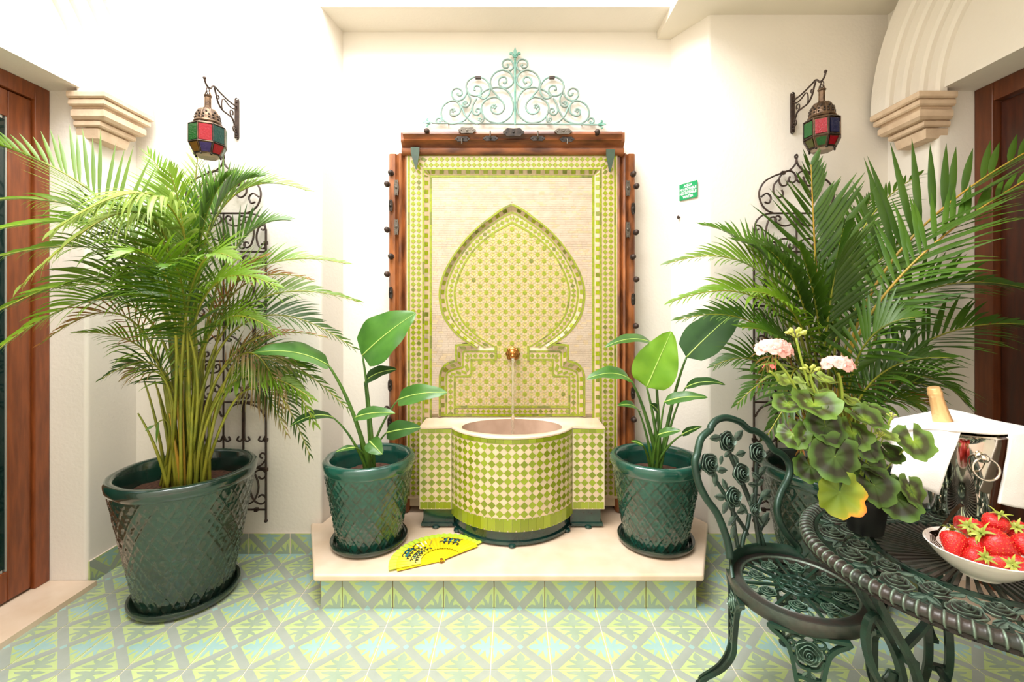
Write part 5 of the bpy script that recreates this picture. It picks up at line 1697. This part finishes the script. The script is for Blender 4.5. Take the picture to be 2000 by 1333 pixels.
for k in range(8):
    a = k*pi/4+.25
    mb = MB(); c = (SX+.134*cos(a), SY+.134*sin(a), SZ-.006)
    rose(mb, c, V((1, 0, 0)), V((0, 1, 0)), V((0, 0, 1)), .030, 4, k); mb.build('seat_rose', M['cast_green'], ch, smooth=True, angle=50)
    for da in (-.20, .20):
        mb = MB(); d = V((cos(a+da), sin(a+da), 0))
        cast_leaf(mb, V((SX, SY, SZ-.006))+d*.152, V((cos(a+da*1.8), sin(a+da*1.8), 0)), V((-sin(a+da), cos(a+da), 0)), V((0, 0, 1)), .036, .018); mb.build('seat_leaf', M['cast_green'], ch, smooth=True, angle=40)
    mb = MB(); a2 = a+pi/8
    mb.bar([(SX+.066*cos(a2), SY+.066*sin(a2), SZ-.008), (SX+.188*cos(a2), SY+.188*sin(a2), SZ-.008)], .010, .008, (0, 0, 1))
    mb.bar([(SX+.066*cos(a), SY+.066*sin(a), SZ-.008), (SX+.11*cos(a), SY+.11*sin(a), SZ-.008)], .008, .008, (0, 0, 1))
    mb.bar([(SX+.15*cos(a), SY+.15*sin(a), SZ-.008), (SX+.188*cos(a), SY+.188*sin(a), SZ-.008)], .008, .008, (0, 0, 1))
    mb.build('seat_bar', M['cast_green'], ch)
    mb = MB(); c2 = V((SX+.045*cos(a), SY+.045*sin(a), SZ-.005))
    mb.tube([c2+V((.0165*cos(t), .0165*sin(t), 0)) for t in [2*pi*i/14 for i in range(14)]], .0046, 6, closed=True); mb.build('seat_loop', M['cast_green'], ch, smooth=True, angle=180)
mb = MB(); mb.tube([(SX+.066*cos(t)*(1+.04*cos(8*t-2)), SY+.066*sin(t)*(1+.04*cos(8*t-2)), SZ-.006) for t in [2*pi*i/48 for i in range(48)]], .005, 6, closed=True)
mb.tube([(SX+.022*cos(t), SY+.022*sin(t), SZ-.004) for t in [2*pi*i/20 for i in range(20)]], .005, 6, closed=True); mb.ball((SX, SY, SZ-.005), .009, 8, 5)
mb.build('seat_wheel', M['cast_green'], ch, smooth=True, angle=180)
# legs: openwork panels, tapering down, with a rose at the knee
for az in (246, 166, 336, 66):
    a = radians(az); er = V((cos(a), sin(a), 0)); et = V((-sin(a), cos(a), 0)); O_ = V((SX, SY, 0))
    def lp_(w, z):
        t = z/.41
        rr = .216+.018*(1-t)+.10*min(1, max(0, .42-t)/.34)**2
        return O_+er*rr+et*w+V((0, 0, z))
    mb = MB()
    for s in (-1, 1):
        mb.bar(smooth_path([lp_(s*.116, .407), lp_(s*.104, .394), lp_(s*.080, .378), lp_(s*.060, .355), lp_(s*.050, .325), lp_(s*.042, .285), lp_(s*.034, .235), lp_(s*.024, .16), lp_(s*.014, .09), lp_(s*.009, .03), lp_(s*.009, .002)], 4), .013, .018, er)
        mb.bar(smooth_path([lp_(s*.116, .407), lp_(s*.06, .404), lp_(0, .406)], 3), .012, .018, er)
        mb.tube([lp_(s*.032+.013*cos(q)*1.2, .378+.012*sin(q)) for q in [2*pi*i/12 for i in range(12)]], .0045, 6, closed=True)
        mb.tube([lp_(s*.050+.008*cos(q), .362+.010*sin(q)) for q in [2*pi*i/10 for i in range(10)]], .004, 6, closed=True)
        mb.bar(smooth_path([lp_(s*.044, .330), lp_(s*.028, .300), lp_(0, .292)], 3), .008, .014, er)
    mb.tube([lp_(.018*cos(q), .388+.012*sin(q)) for q in [2*pi*i/12 for i in range(12)]], .0045, 6, closed=True)
    for z in (.262, .235, .20):
        wd = .036 if z > .22 else .030
        mb.bar([lp_(-wd, z), lp_(wd, z)], .010, .014, er)
    mb.bar([lp_(0, .30), lp_(0, .19)], .010, .014, er)
    lg = mb.build('leg', M['cast_green'] if az == 246 else M['cast'], ch)
    mb = MB(); rose(mb, lp_(0, .345)+er*.004, et, V((0, 0, 1)), er, .040, 4, az); mb.build('leg_rose', M['cast_green'], lg, smooth=True, angle=50)
    for z, s in ((.285, 1), (.285, -1), (.255, 1), (.255, -1)):
        mb = MB(); cast_leaf(mb, lp_(0, z)+er*.003, et*s*.6+V((0, 0, -.8)), er.cross(et*s*.6+V((0, 0, -.8))), er, .036, .017); mb.build('leg_leaf', M['cast_green'], lg, smooth=True, angle=40)
    mb = MB(); c = lp_(0, .007)
    mb.ball(c, .014, 8, 5, 0, (1.9, 1.9, .5)); mb.build('foot', M['cast'], lg, smooth=True)

# ------------------------------------------------------------------ table
TX, TYc, TZ, TR = 1.41, 1.405, .72, .44
tb = thing('cast_iron_table', 'round dark green cast iron garden table with rope edge and rose openwork top', 'table', (TX, TYc, 0))
NR = 104
per = 10
rows = []; wrows = []
n = NR*per
prof_n = 9
mb = MB()
for i in range(n):
    f = i/per
    row = []; wr = []
    for j in range(prof_n):
        th = radians(-70+220*j/(prof_n-1))
        ph = (f+.25*j/(prof_n-1)) % 1.0
        bump = .0055*math.exp(-((ph-.5)/.13)**2)-.002*math.exp(-((min(ph, 1-ph))/.1)**2)*0
        r_ = .0185+bump
        wr.append(min(1, max(0, 1.25*math.exp(-((ph-.5)/.075)**2)-.1)))
        a = 2*pi*i/n
        R0 = TR-.021
        row.append((TX+(R0+r_*cos(th))*cos(a), TYc+(R0+r_*cos(th))*sin(a), TZ-.0165+r_*.9*sin(th)))
    a = 2*pi*i/n
    row += [(TX+(TR-.045)*cos(a), TYc+(TR-.045)*sin(a), TZ-.012), (TX+(TR-.045)*cos(a), TYc+(TR-.045)*sin(a), TZ-.034), (TX+(TR-.002)*cos(a), TYc+(TR-.002)*sin(a), TZ-.036)]
    rows.append(row); wrows.append(wr+[0, 0, 0])
rows.append(rows[0]); wrows.append(wrows[0])
mb.grid(rows, closed=True, wear=wrows)
mb.f = [f_[::-1] for f_ in mb.f]
mb.build('rope_rim', M['cast_brown'], tb, smooth=True, angle=180)
EX, EY, EZ = V((1, 0, 0)), V((0, 1, 0)), V((0, 0, 1))
def ring(name, R0, w, z, m='cast', k=72):
    mb = MB(); mb.bar([(TX+R0*cos(2*pi*i/k), TYc+R0*sin(2*pi*i/k), z) for i in range(k)], w, .010, (0, 0, 1), closed=True); mb.build(name, M[m], tb)
ring('inner_ring', .235, .012, TZ-.012); ring('hub_ring', .065, .014, TZ-.012); ring('outer_ring', TR-.05, .010, TZ-.014)
for k in range(56):
    a = 2*pi*k/56
    mb = MB(); mb.bar([(TX+r_*cos(a), TYc+r_*sin(a), TZ-.011) for r_ in (.066, .15, .234)], [.005, .0075, .010], .008, (0, 0, 1)); mb.build('spoke', M['cast_brown'], tb)
for k in range(8):
    a = 2*pi*k/8
    mb = MB(); cast_leaf(mb, V((TX+.008*cos(a), TYc+.008*sin(a), TZ-.012)), V((cos(a), sin(a), 0)), V((-sin(a), cos(a), 0)), EZ, .058, .03); mb.build('hub_leaf', M['cast'], tb, smooth=True, angle=40)
NRS = 15
for k in range(NRS):
    a = 2*pi*(k+.35)/NRS
    for (rr_, da, r0, sd) in ((.345, 0, .041, k), (.288, pi/NRS, .036, k+7)):
        c = V((TX+rr_*cos(a+da), TYc+rr_*sin(a+da), TZ-.0135))
        mb = MB(); rose(mb, c, EX, EY, EZ, r0, 5, sd); mb.build('table_rose', M['cast_brown'], tb, smooth=True, angle=50)
    for (rr_, da, dd, L) in ((.345, pi/NRS, .9, .052), (.345, pi/NRS, -.9, .052), (.375, pi/NRS*.75, 2.6, .045), (.262, .03, .8, .045), (.262, -.03, -.8, .045)):
        p = a+da; d = V((cos(p+dd), sin(p+dd), 0))
        mb = MB(); cast_leaf(mb, V((TX+rr_*cos(p), TYc+rr_*sin(p), TZ-.012))-d*.01, d, V((-d.y, d.x, 0)), EZ, L, L*.5); mb.build('table_leaf', M['cast'], tb, smooth=True, angle=40)
    a2 = a+pi/NRS
    mb = MB(); mb.bar([(TX+.236*cos(a2), TYc+.236*sin(a2), TZ-.014), (TX+(TR-.046)*cos(a2), TYc+(TR-.046)*sin(a2), TZ-.014)], .008, .008, (0, 0, 1)); mb.build('stem_bar', M['cast'], tb)
for az in (188, 66, 308):
    a = radians(az); er = V((cos(a), sin(a), 0)); et = V((-sin(a), cos(a), 0)); O_ = V((TX, TYc, 0))
    def tl(r_, z): return O_+er*r_+EZ*z
    mb = MB()
    for s in (-.028, .028):
        o_ = et*s
        mb.bar([p+o_ for p in smooth_path([tl(.36, .684), tl(.345, .62), tl(.29, .53), tl(.23, .43), tl(.20, .33), tl(.205, .23), tl(.25, .13), tl(.31, .05), tl(.345, .012), tl(.365, .004)], 5)], .017, .022, et)
    mb.bar([tl(.36, .684), tl(.20, .684), tl(.05, .684)], .03, .014, EZ)
    mb.bar(smooth_path([tl(.30, .55), tl(.325, .565), tl(.35, .55), tl(.36, .50), tl(.345, .43), tl(.31, .36), tl(.265, .31), tl(.225, .30)], 5), .014, .02, et)
    mb.bar(smooth_path([tl(.05, .684), tl(.09, .60), tl(.15, .52), tl(.22, .46)], 5), .014, .02, et)
    mb.bar([tl(.215, .42)+et*-.028, tl(.215, .42)+et*.028], .02, .02, er); mb.bar([tl(.21, .22)+et*-.028, tl(.21, .22)+et*.028], .02, .02, er)
    mb.bar([tl(.21, .22), tl(.10, .225), tl(.0, .225)], .018, .014, EZ)
    lg = mb.build('leg', M['cast'], tb)
    mb = MB(); rose(mb, tl(.275, .37), er, EZ, et*-1, .028, 4, az); mb.build('leg_rose', M['cast'], lg, smooth=True, angle=50)
    mb = MB(); mb.ball(tl(.36, .012), .017, 10, 6, 0, (1, 1, .7)); mb.build('foot', M['cast'], lg, smooth=True)
mb = MB(); mb.lathe([(.001, .215), (.05, .215), (.05, .235), (.001, .235)], (TX, TYc, 0), 24); mb.build('stretcher_plate', M['cast'], tb)
TOP = TZ+.0045

# ------------------------------------------------------------------ geranium in a black pot
GXc, GYc = 1.204, 1.548
gp = thing('flower_pot', 'small black plastic flower pot holding the geranium on the iron table', 'pot', (GXc, GYc, TOP))
mb = MB(); mb.lathe([(.001, TOP), (.048, TOP), (.050, TOP+.004), (.063, TOP+.100), (.068, TOP+.101), (.069, TOP+.120), (.065, TOP+.121), (.062, TOP+.10), (.001, TOP+.098)], (GXc, GYc, 0), 40)
mb.build('pot_body', M['blackpot'], gp, smooth=True, angle=40)
mb = MB(); mb.grid([[(GXc+.0605*k/6*cos(2*pi*j/24), GYc+.0605*k/6*sin(2*pi*j/24), TOP+.108+.006*noise.noise(V((k, j, 1)))) for j in range(24)] for k in range(6, -1, -1)], closed=True)
mb.build('soil', M['soil'], gp, smooth=True)
ge = thing('geranium', 'geranium with pale pink flower heads and scalloped zoned leaves on the iron table', 'plant', (GXc, GYc, TOP+.105))
groot = V((GXc, GYc, TOP+.105))
def gera_leaf(c, nrm, r, mats, cup=.22, seed=0, roll=0.0, petiole=True, droop=.0):
    rr = random.Random(seed)
    c = V(c); nrm = V(nrm).normalized()
    down = V((0, 0, -1)); u = (down-nrm*down.dot(nrm)); u = u.normalized() if u.length > .05 else V((0, -1, 0))
    w = nrm.cross(u)
    u, w = u*cos(roll)+w*sin(roll), nrm.cross(u*cos(roll)+w*sin(roll))
    m = 54; rings = (0, .22, .42, .60, .80, 1.0)
    mb = MB(); vs = [c]
    for ri in rings[1:]:
        for k in range(m):
            a = -pi+.16+(2*pi-.32)*k/(m-1)      # leaves a notch opposite the tip
            lob = 1+.05*cos(a*7+seed)*ri+.075*(abs(sin(a*6.5))-.5)*ri**3
            R = r*ri*lob*(1-.10*(1-cos(a))*.5)
            z = cup*r*ri**1.6 + .06*r*ri*cos(a*7+seed) + .13*r*ri**2*sin(a*2+seed*2) + .07*r*ri**2*sin(a*3+seed) - droop*r*max(0, cos(a))*ri**2
            vs.append(c+(u*cos(a)+w*sin(a))*R+nrm*z)
    mb.v = [tuple(p) for p in vs]
    for i in range(len(rings)-1):
        for k in range(m-1):
            if i == 0: mb.f.append([0, 1+k, 2+k])
            else:
                a = 1+(i-1)*m+k; mb.f.append([a, a+m, a+m+1, a+1])
            mb.m.append(0)
    zone = [0.0]
    for ri in rings[1:]:
        for k in range(m):
            a = -pi+.16+(2*pi-.32)*k/(m-1)
            zz = ri*(1+.05*cos(a*7+seed))
            if mats is M['z_yel']: zz = ri*(.48+.48*max(0, sin(a+.5)))
            zone.append(zz)
    o = mb.build('leaf', mats, ge, smooth=True, angle=180)
    at = o.data.attributes.new('zone', 'FLOAT', 'POINT'); at.data.foreach_set('value', zone)
    if petiole:
        mb = MB(); mid = (groot+c)/2+V((0, 0, .03))
        mb.tube(bez(groot+V((rr.uniform(-.03, .03), rr.uniform(-.03, .03), 0)), mid, c, 10), [.0028-.0008*i/10 for i in range(11)], 6)
        mb.build('petiole', M['gera_stem'], o, smooth=True, angle=180)
    return o
ZN = M['z_mid']
LT = M['z_light']
DK = M['z_dark']
for k, (u, v, Y, r, nr, ms) in enumerate((
 (1544,747,1.56,.046,(0,-.25,1),LT), (1612,744,1.58,.046,(.1,-.25,1),LT), (1590,790,1.46,.075,(0,-.45,.9),ZN), (1540,790,1.50,.050,(-.3,-.35,.9),ZN),
 (1612,832,1.42,.066,(.1,-.8,.5),DK), (1549,848,1.46,.052,(-.4,-.6,.6),ZN), (1580,850,1.44,.05,(-.2,-.8,.5),ZN), (1630,892,1.38,.078,(0,-.95,.3),DK), (1690,820,1.46,.064,(.1,-.4,.9),ZN),
 (1665,846,1.44,.060,(.1,-.7,.6),ZN), (1692,871,1.42,.052,(.2,-.8,.5),DK), (1784,862,1.50,.064,(-.1,-.75,.6),ZN), (1707,948,1.42,.066,(-.1,-.8,.55),DK),
 (1750,972,1.42,.072,(.1,-.75,.6),DK), (1780,960,1.44,.058,(.35,-.75,.5),ZN), (1582,912,1.45,.050,(-.5,-.7,.3),DK), (1727,850,1.50,.040,(.2,-.4,.9),LT),
 (1665,787,1.54,.044,(.2,-.3,.9),LT), (1708,803,1.56,.046,(.2,-.3,.9),ZN), (1640,790,1.56,.04,(.1,-.3,.9),ZN), (1655,930,1.46,.055,(.2,-.9,.3),DK), (1600,770,1.55,.04,(0,-.3,.95),LT),
 (1735,885,1.52,.045,(.1,-.6,.7),DK), (1620,870,1.5,.05,(.0,-.7,.6),DK), (1700,910,1.46,.05,(.1,-.6,.7),DK))):
    gera_leaf(P(u, v, Y), nr, r, ms, seed=k, roll=(k*.7) % 1.2-.6, cup=.22 if nr[2] > .6 else .10, droop=.1)
gera_leaf(P(1640, 962, 1.36), (-.1, -.9, .25), .072, M['z_yel'], seed=31, cup=.12, droop=.0, roll=-.25)
# woody stems
for k, (u, v, Y) in enumerate(((1590, 800, 1.52), (1650, 830, 1.52), (1690, 850, 1.53), (1620, 850, 1.5))):
    mb = MB(); mb.tube(bez(groot+V((.02*(k-1.5), 0, 0)), (groot+P(u, v, Y))/2+V((.01, 0, .03)), P(u, v, Y), 8), .005, 7); mb.build('stem', M['gera_stem'], ge, smooth=True, angle=180)
def floret(parent, c, n, r, m, seed):
    n = V(n).normalized(); ex = n.orthogonal().normalized(); ey = n.cross(ex); mb = MB()
    for k in range(5):
        a = 2*pi*k/5+seed
        d = ex*cos(a)+ey*sin(a); s = n.cross(d)
        rows = []
        for i in range(5):
            t = i/4; w = r*.95*(sin(pi*min(1, t*.8+.08)))**.8
            rows.append([c+d*r*t*1.05+s*w*(j-1)*.62+n*(r*.30*t-.18*r*(abs(j-1)*t)+.10*r*sin(7*t+k+j)) for j in range(3)])
        mb.grid(rows)
    mb.ball(c+n*r*.10, r*.12, 6, 4)
    return mb.build('floret', m, parent, smooth=True, angle=180)
def flower_head(u, v, Y, R, nf, m, base_uv, seed):
    c = P(u, v, Y); rr = random.Random(seed)
    b = P(*base_uv)
    mb = MB(); mb.tube(bez(b, (b+c)/2+V((.008, 0, 0)), c+V((0, 0, -R*.7)), 10), .0042, 7)
    hd = mb.build('flower_stalk', M['gera_stem'], ge, smooth=True, angle=180)
    for k in range(nf):
        t = (k+.5)/nf; ph = k*2.399
        d = V((cos(ph)*sqrt(1-(t*1.15-.15)**2) if abs(t*1.15-.15) < 1 else 0, sin(ph)*sqrt(max(0, 1-(t*1.15-.15)**2)), t*1.15-.15)).normalized()
        cc = c+V((d.x*R*1.15, d.y*R, d.z*R*.62))
        mb = MB(); mb.tube([c+V((0, 0, -R*.7)), cc], .0014, 5); 
        fl = floret(hd, cc, d+V((0, -.35, .2)), R*.50, m, k)
    return hd
flower_head(1512, 684, 1.52, .042, 20, M['petal'], (1558, 768, 1.52), 1)
flower_head(1637, 714, 1.52, .036, 16, M['petal'], (1645, 782, 1.53), 2)
flower_head(1503, 719, 1.50, .016, 4, M['petal2'], (1520, 745, 1.52), 3)
def bud_head(u, v, Y, R, n, base_uv):
    c = P(u, v, Y); b = P(*base_uv); mb = MB()
    mb.tube(bez(b, (b+c)/2+V((-.006, 0, 0)), c+V((0, 0, -R*.6)), 10), .004, 7)
    hd = mb.build('bud_stalk', M['gera_stem'], ge, smooth=True, angle=180)
    for k in range(n):
        ph = k*2.399; t = (k+.5)/n
        d = V((cos(ph)*sqrt(1-t*t), sin(ph)*sqrt(1-t*t), t*.8))
        p = c+V((d.x*R, d.y*R, d.z*R*.7))
        mb = MB(); mb.tube([c+V((0, 0, -R*.6)), p], .0012, 5)
        q = d.normalized().to_track_quat('Z', 'Y').to_matrix()
        mb.ball(p, R*.22, 7, 6, 0, (1, 1, 1.7), q)
        mb.build('bud', M['bud'], hd, smooth=True, angle=180)
bud_head(1555, 652, 1.54, .026, 11, (1580, 755, 1.54))
bud_head(1583, 723, 1.54, .024, 11, (1592, 770, 1.54))
bud_head(1742, 812, 1.50, .012, 5, (1735, 838, 1.51))
bud_head(1718, 850, 1.46, .014, 6, (1700, 880, 1.47))

# ------------------------------------------------------------------ ice bucket, bottle and towel
BX_, BY_ = 1.64, 1.66
bk = thing('ice_bucket', 'polished steel ice bucket with ring handle under a white towel on the iron table', 'bucket', (BX_, BY_, TOP))
hB = 1.045-TOP
mb = MB()
pr = [(.001, 0), (.078, 0), (.082, .004)]+[(.082+(.117-.082)*t, hB*t) for t in (.05, .15, .3, .45, .6, .75, .9, .97)]+[(.119, hB-.004), (.127, hB-.006), (.130, hB-.002), (.127, hB+.002), (.116, hB)]+[(.114-.034*t, hB*(1-t)+.01*t) for t in (.05, .3, .6, .9, 1)]+[(.001, .01)]
mb.lathe(pr, (BX_, BY_, TOP), 72); mb.build('bucket_body', M['steel'], bk, smooth=True, angle=45)
nrm = V((-.30, -.955, 0)).normalized(); tng = V((-nrm.y, nrm.x, 0))
zb = 1.4825-288*1.57/F
rb_ = .082+(.117-.082)*((zb-TOP)/hB)
bc = V((BX_, BY_, 0))+nrm*rb_+V((0, 0, zb))
mb = MB()
for k, (r_, o_) in enumerate(((.017, .001), (.017, .006), (.011, .009), (.011, .018), (.001, .020))): pass
prof = [(.001, .0), (.018, .0), (.018, .004), (.012, .008), (.010, .016), (.013, .022), (.008, .028), (.001, .029)]
vs = []
n_ = 20
for i, (r_, o_) in enumerate(prof):
    for j in range(n_):
        t = 2*pi*j/n_; vs.append(bc+nrm*o_+tng*r_*cos(t)+EZ*r_*sin(t))
mb.add(vs, [(i*n_+j, i*n_+(j+1) % n_, (i+1)*n_+(j+1) % n_, (i+1)*n_+j) for i in range(len(prof)-1) for j in range(n_)])
mb.build('handle_boss', M['steel'], bk, smooth=True, angle=50)
mb = MB(); rc = bc+nrm*.018+EZ*-.034
mb.tube([rc+tng*.036*cos(2*pi*i/40)+EZ*.036*sin(2*pi*i/40)+nrm*.006*(1-sin(2*pi*i/40)) for i in range(40)], .0036, 8, closed=True); mb.build('ring_handle', M['steel'], bk, smooth=True, angle=180)

top = P(1823, 757, 1.66); dirv = (top-V((1.655, 1.668, .80))).normalized()
bt = thing('champagne_bottle', 'bottle with gold foil neck leaning in the steel ice bucket', 'bottle', tuple(top-dirv*.32))
def along(prof, m, nm, off=0):
    ex = dirv.orthogonal().normalized(); ey = dirv.cross(ex); b0 = top-dirv*.32; mb = MB(); vs = []; n_ = 28
    for r_, s in prof:
        r_ *= 1.14
        for j in range(n_):
            t = 2*pi*j/n_; vs.append(b0+dirv*s+(ex*cos(t)+ey*sin(t))*r_)
    mb.add(vs, [(i*n_+j, i*n_+(j+1) % n_, (i+1)*n_+(j+1) % n_, (i+1)*n_+j) for i in range(len(prof)-1) for j in range(n_)])
    return mb.build(nm, m, bt, smooth=True, angle=50)
along([(.001, .0), (.040, .002), (.043, .01), (.043, .11), (.040, .125), (.034, .14)], M['bottle'], 'bottle_body')
along([(.0365, .135), (.031, .16), (.0255, .19), (.0225, .22), (.0200, .25), (.0188, .27), (.0178, .285), (.0185, .290), (.0195, .294), (.0195, .303), (.0175, .306), (.0175, .316), (.015, .320), (.001, .3205)], M['foil'], 'foil_neck')

tw = thing('towel', 'white folded towel draped over the steel ice bucket', 'towel', (BX_, BY_, 1.05))
def cloth(name, rows_uvY, sub=2, th=.007, nz=.002, parent=tw):
    mb = MB(); g = [[P(*q) for q in row] for row in rows_uvY]
    # refine along both directions with smooth curves
    g2 = [smooth_path(row, 5) for row in g]
    cols = list(zip(*g2)); cols = [smooth_path(c_, 5) for c_ in cols]
    g3 = list(zip(*cols))
    g3 = [[p+V((0, -1, .3))*nz*noise.noise(V((p.x*28, p.y*20, p.z*22))) for p in row] for row in g3]
    mb.grid(g3)
    o = mb.build(name, M['towel'], parent, smooth=True, angle=180)
    md = o.modifiers.new('thick', 'SOLIDIFY'); md.thickness = th; md.offset = 0
    return o
cloth('top_fold', [
 [(1748,819,1.80),(1800,809,1.80),(1846,801,1.80),(1885,807,1.80),(1940,822,1.80),(2000,834,1.78),(2035,842,1.74)],
 [(1738,828,1.75),(1796,822,1.73),(1843,818,1.70),(1880,822,1.68),(1940,832,1.67),(1992,838,1.66),(2028,842,1.66)],
 [(1727,845,1.69),(1790,838,1.63),(1840,840,1.57),(1876,843,1.535),(1935,848,1.535),(1968,847,1.545),(2018,842,1.56)]])
cloth('left_flap', [
 [(1727,843,1.70),(1790,836,1.64),(1840,839,1.575),(1877,842,1.54)],
 [(1742,868,1.69),(1795,862,1.62),(1838,866,1.56),(1869,869,1.53)],
 [(1748,895,1.68),(1786,900,1.61),(1820,906,1.56),(1852,912,1.53)],
 [(1740,926,1.67),(1770,940,1.60),(1800,953,1.56),(1834,968,1.53)]])
cloth('right_flap', [
 [(1972,845,1.54),(2000,842,1.54),(2030,842,1.545)],
 [(1967,890,1.53),(1995,892,1.53),(2022,893,1.535)],
 [(1956,950,1.525),(1985,956,1.525),(2010,960,1.53)],
 [(1949,984,1.52),(1975,990,1.52),(1998,994,1.525)]])

# ------------------------------------------------------------------ bowl of strawberries
QX, QY = 1.335, 1.295
bw = thing('bowl', 'white porcelain bowl full of strawberries on the iron table', 'bowl', (QX, QY, TOP))
mb = MB()
mb.lathe([(.001, .002), (.040, .0), (.046, .0), (.048, .005), (.075, .020), (.100, .044), (.116, .066), (.1225, .076), (.121, .078), (.117, .0765), (.108, .062), (.090, .041), (.066, .022), (.040, .012), (.001, .010)], (QX, QY, TOP), 72)
mb.build('bowl_body', M['bowl'], bw, smooth=True, angle=50)
def strawberry_parts():
    prof = [(0, 0), (.26, .025), (.46, .10), (.64, .22), (.80, .37), (.93, .53), (1.0, .68), (.97, .80), (.82, .90), (.55, .97), (.20, 1.0), (.0, .985)]
    mb = MB(); R, L = .0200, .050
    n = 24
    rows = [[(R*r_*cos(2*pi*j/n)*(1+.03*sin(3*2*pi*j/n)), R*r_*sin(2*pi*j/n), L*z-L*.5) for j in range(n)] for r_, z in prof]
    mb.grid(rows, closed=True)
    k = 0
    for i in range(11):
        t = .07+.83*i/10
        for q in range(len(prof)-1):
            if prof[q][1] <= t <= prof[q+1][1]:
                f = (t-prof[q][1])/(prof[q+1][1]-prof[q][1]); r_ = prof[q][0]+(prof[q+1][0]-prof[q][0])*f
        m = max(4, int(15*r_))
        for j in range(m):
            a = 2*pi*(j+.5*(i % 2))/m
            mb.ball((R*r_*cos(a)*1.0, R*r_*sin(a)*1.0, L*t-L*.5), .0007, 5, 4, 1, (1, 1, 1.6)); k += 1
    o = mb.build('skin', [M['berry'], M['seed']], None, smooth=True, angle=180)
    mb = MB()
    for j in range(9):
        a = 2*pi*j/9; d = V((cos(a), sin(a), 0)); s = V((-sin(a), cos(a), 0)); rows = []
        ln = .0125+.003*(j % 3)
        for i in range(5):
            t = i/4; w = .0034*(1-t)**.7*(1 if t > 0 else .6)+.0002
            p = d*(.001+ln*t)+V((0, 0, L*.49+.002+.004*sin(t*2.6)-(.006 if j % 2 else -.004)*t*t))
            rows.append([p-s*w, p+V((0, 0, .0008)), p+s*w])
        mb.grid(rows)
    mb.tube([(0, 0, L*.49), (.001, 0, L*.49+.007), (.004, 0, L*.49+.012)], .0011, 5)
    c = mb.build('calyx', M['calyx'], None, smooth=True, angle=180)
    return o, c
b_o, b_c = strawberry_parts()
berries = [  # u, v, Y, scale, direction the stem end points to (x, y, z), label
 (1864,1066,1.305,1.20,(.25,.35,.75),'strawberry at the tip of the bowl next to the fork, leaves on top'),
 (1903,1036,1.335,1.15,(-.75,-.35,.45),'strawberry lying at the back of the bowl behind the fork'),
 (1953,1070,1.26,1.55,(-.80,.20,.65),'largest strawberry on top of the heap, glossy deep red'),
 (1902,1090,1.268,1.10,(-.1,-.85,.50),'strawberry with its pale star of leaves facing the front rim'),
 (1946,1098,1.246,1.15,(.85,-.2,.1),'strawberry lying sideways along the front rim below the largest one'),
 (1988,1108,1.228,1.15,(-.75,-.35,.35),'strawberry against the front rim at the far right of the heap'),
 (1997,1066,1.25,1.2,(-.1,-.85,.45),'strawberry with a broad pale leafy top right of the largest one'),
 (1942,1030,1.33,1.2,(.1,-.25,1),'strawberry at the back of the heap hidden under its pale leaves'),
 (1993,1044,1.31,1.15,(-.6,-.3,.6),'strawberry at the back right edge of the heap'),
 (1879,1022,1.375,.9,(.5,.2,-.5),'small strawberry tip peeping out behind the fork handle'),
 (1913,1075,1.275,1.0,(.2,.5,.6),'strawberry half buried in the middle of the heap'),
]
for k, (u, v, Y, sc, d, lb) in enumerate(berries):
    c = P(u, v, Y)
    s = thing('strawberry', lb, 'strawberry', tuple(c), 'strawberries in the white bowl')
    q = V(d).normalized().to_track_quat('Z', 'Y').to_matrix().to_4x4()
    s.matrix_world = Matrix.Translation(c) @ q @ Matrix.Scale(sc*1.28, 4)
    if k == 0: a, b = b_o, b_c
    else: a, b = b_o.copy(), b_c.copy(); C.objects.link(a); C.objects.link(b)
    a.parent = s; b.parent = s
    a.matrix_parent_inverse = Matrix(); b.matrix_parent_inverse = Matrix()
fk = thing('fork', 'dark shiny metal fork resting in the bowl of strawberries', 'fork', tuple(P(1850, 1020, 1.37)))
f0, f1 = P(1877, 987, 1.37), P(1832, 1038, 1.345)
mb = MB(); mb.bar(smooth_path([f0+V((.004, 0, -.006)), f0, f0.lerp(f1, .3)+V((0, 0, .004)), f0.lerp(f1, .7), f1], 5), [.010]*6+[.009]*6+[.007]*4+[.005]*5, .0035, V((0, -.6, .8))); mb.build('handle', M['fork'], fk, smooth=True, angle=60)
f2 = P(1822, 1045, 1.335)
mb = MB(); mb.bar([f1, f1.lerp(f2, .6), f2], [.006, .016, .018], .003, V((0, -.5, .85))); mb.build('fork_neck', M['fork'], fk)
for k in range(4):
    o_ = V((.0045, -.0, .0012))*(k-1.5)
    mb = MB(); mb.tube([f2+o_, f2+o_+V((-.006, -.008, -.014)), f2+o_+V((.004, -.016, -.030))], .0014, 6); mb.build('tine', M['fork'], fk, smooth=True)
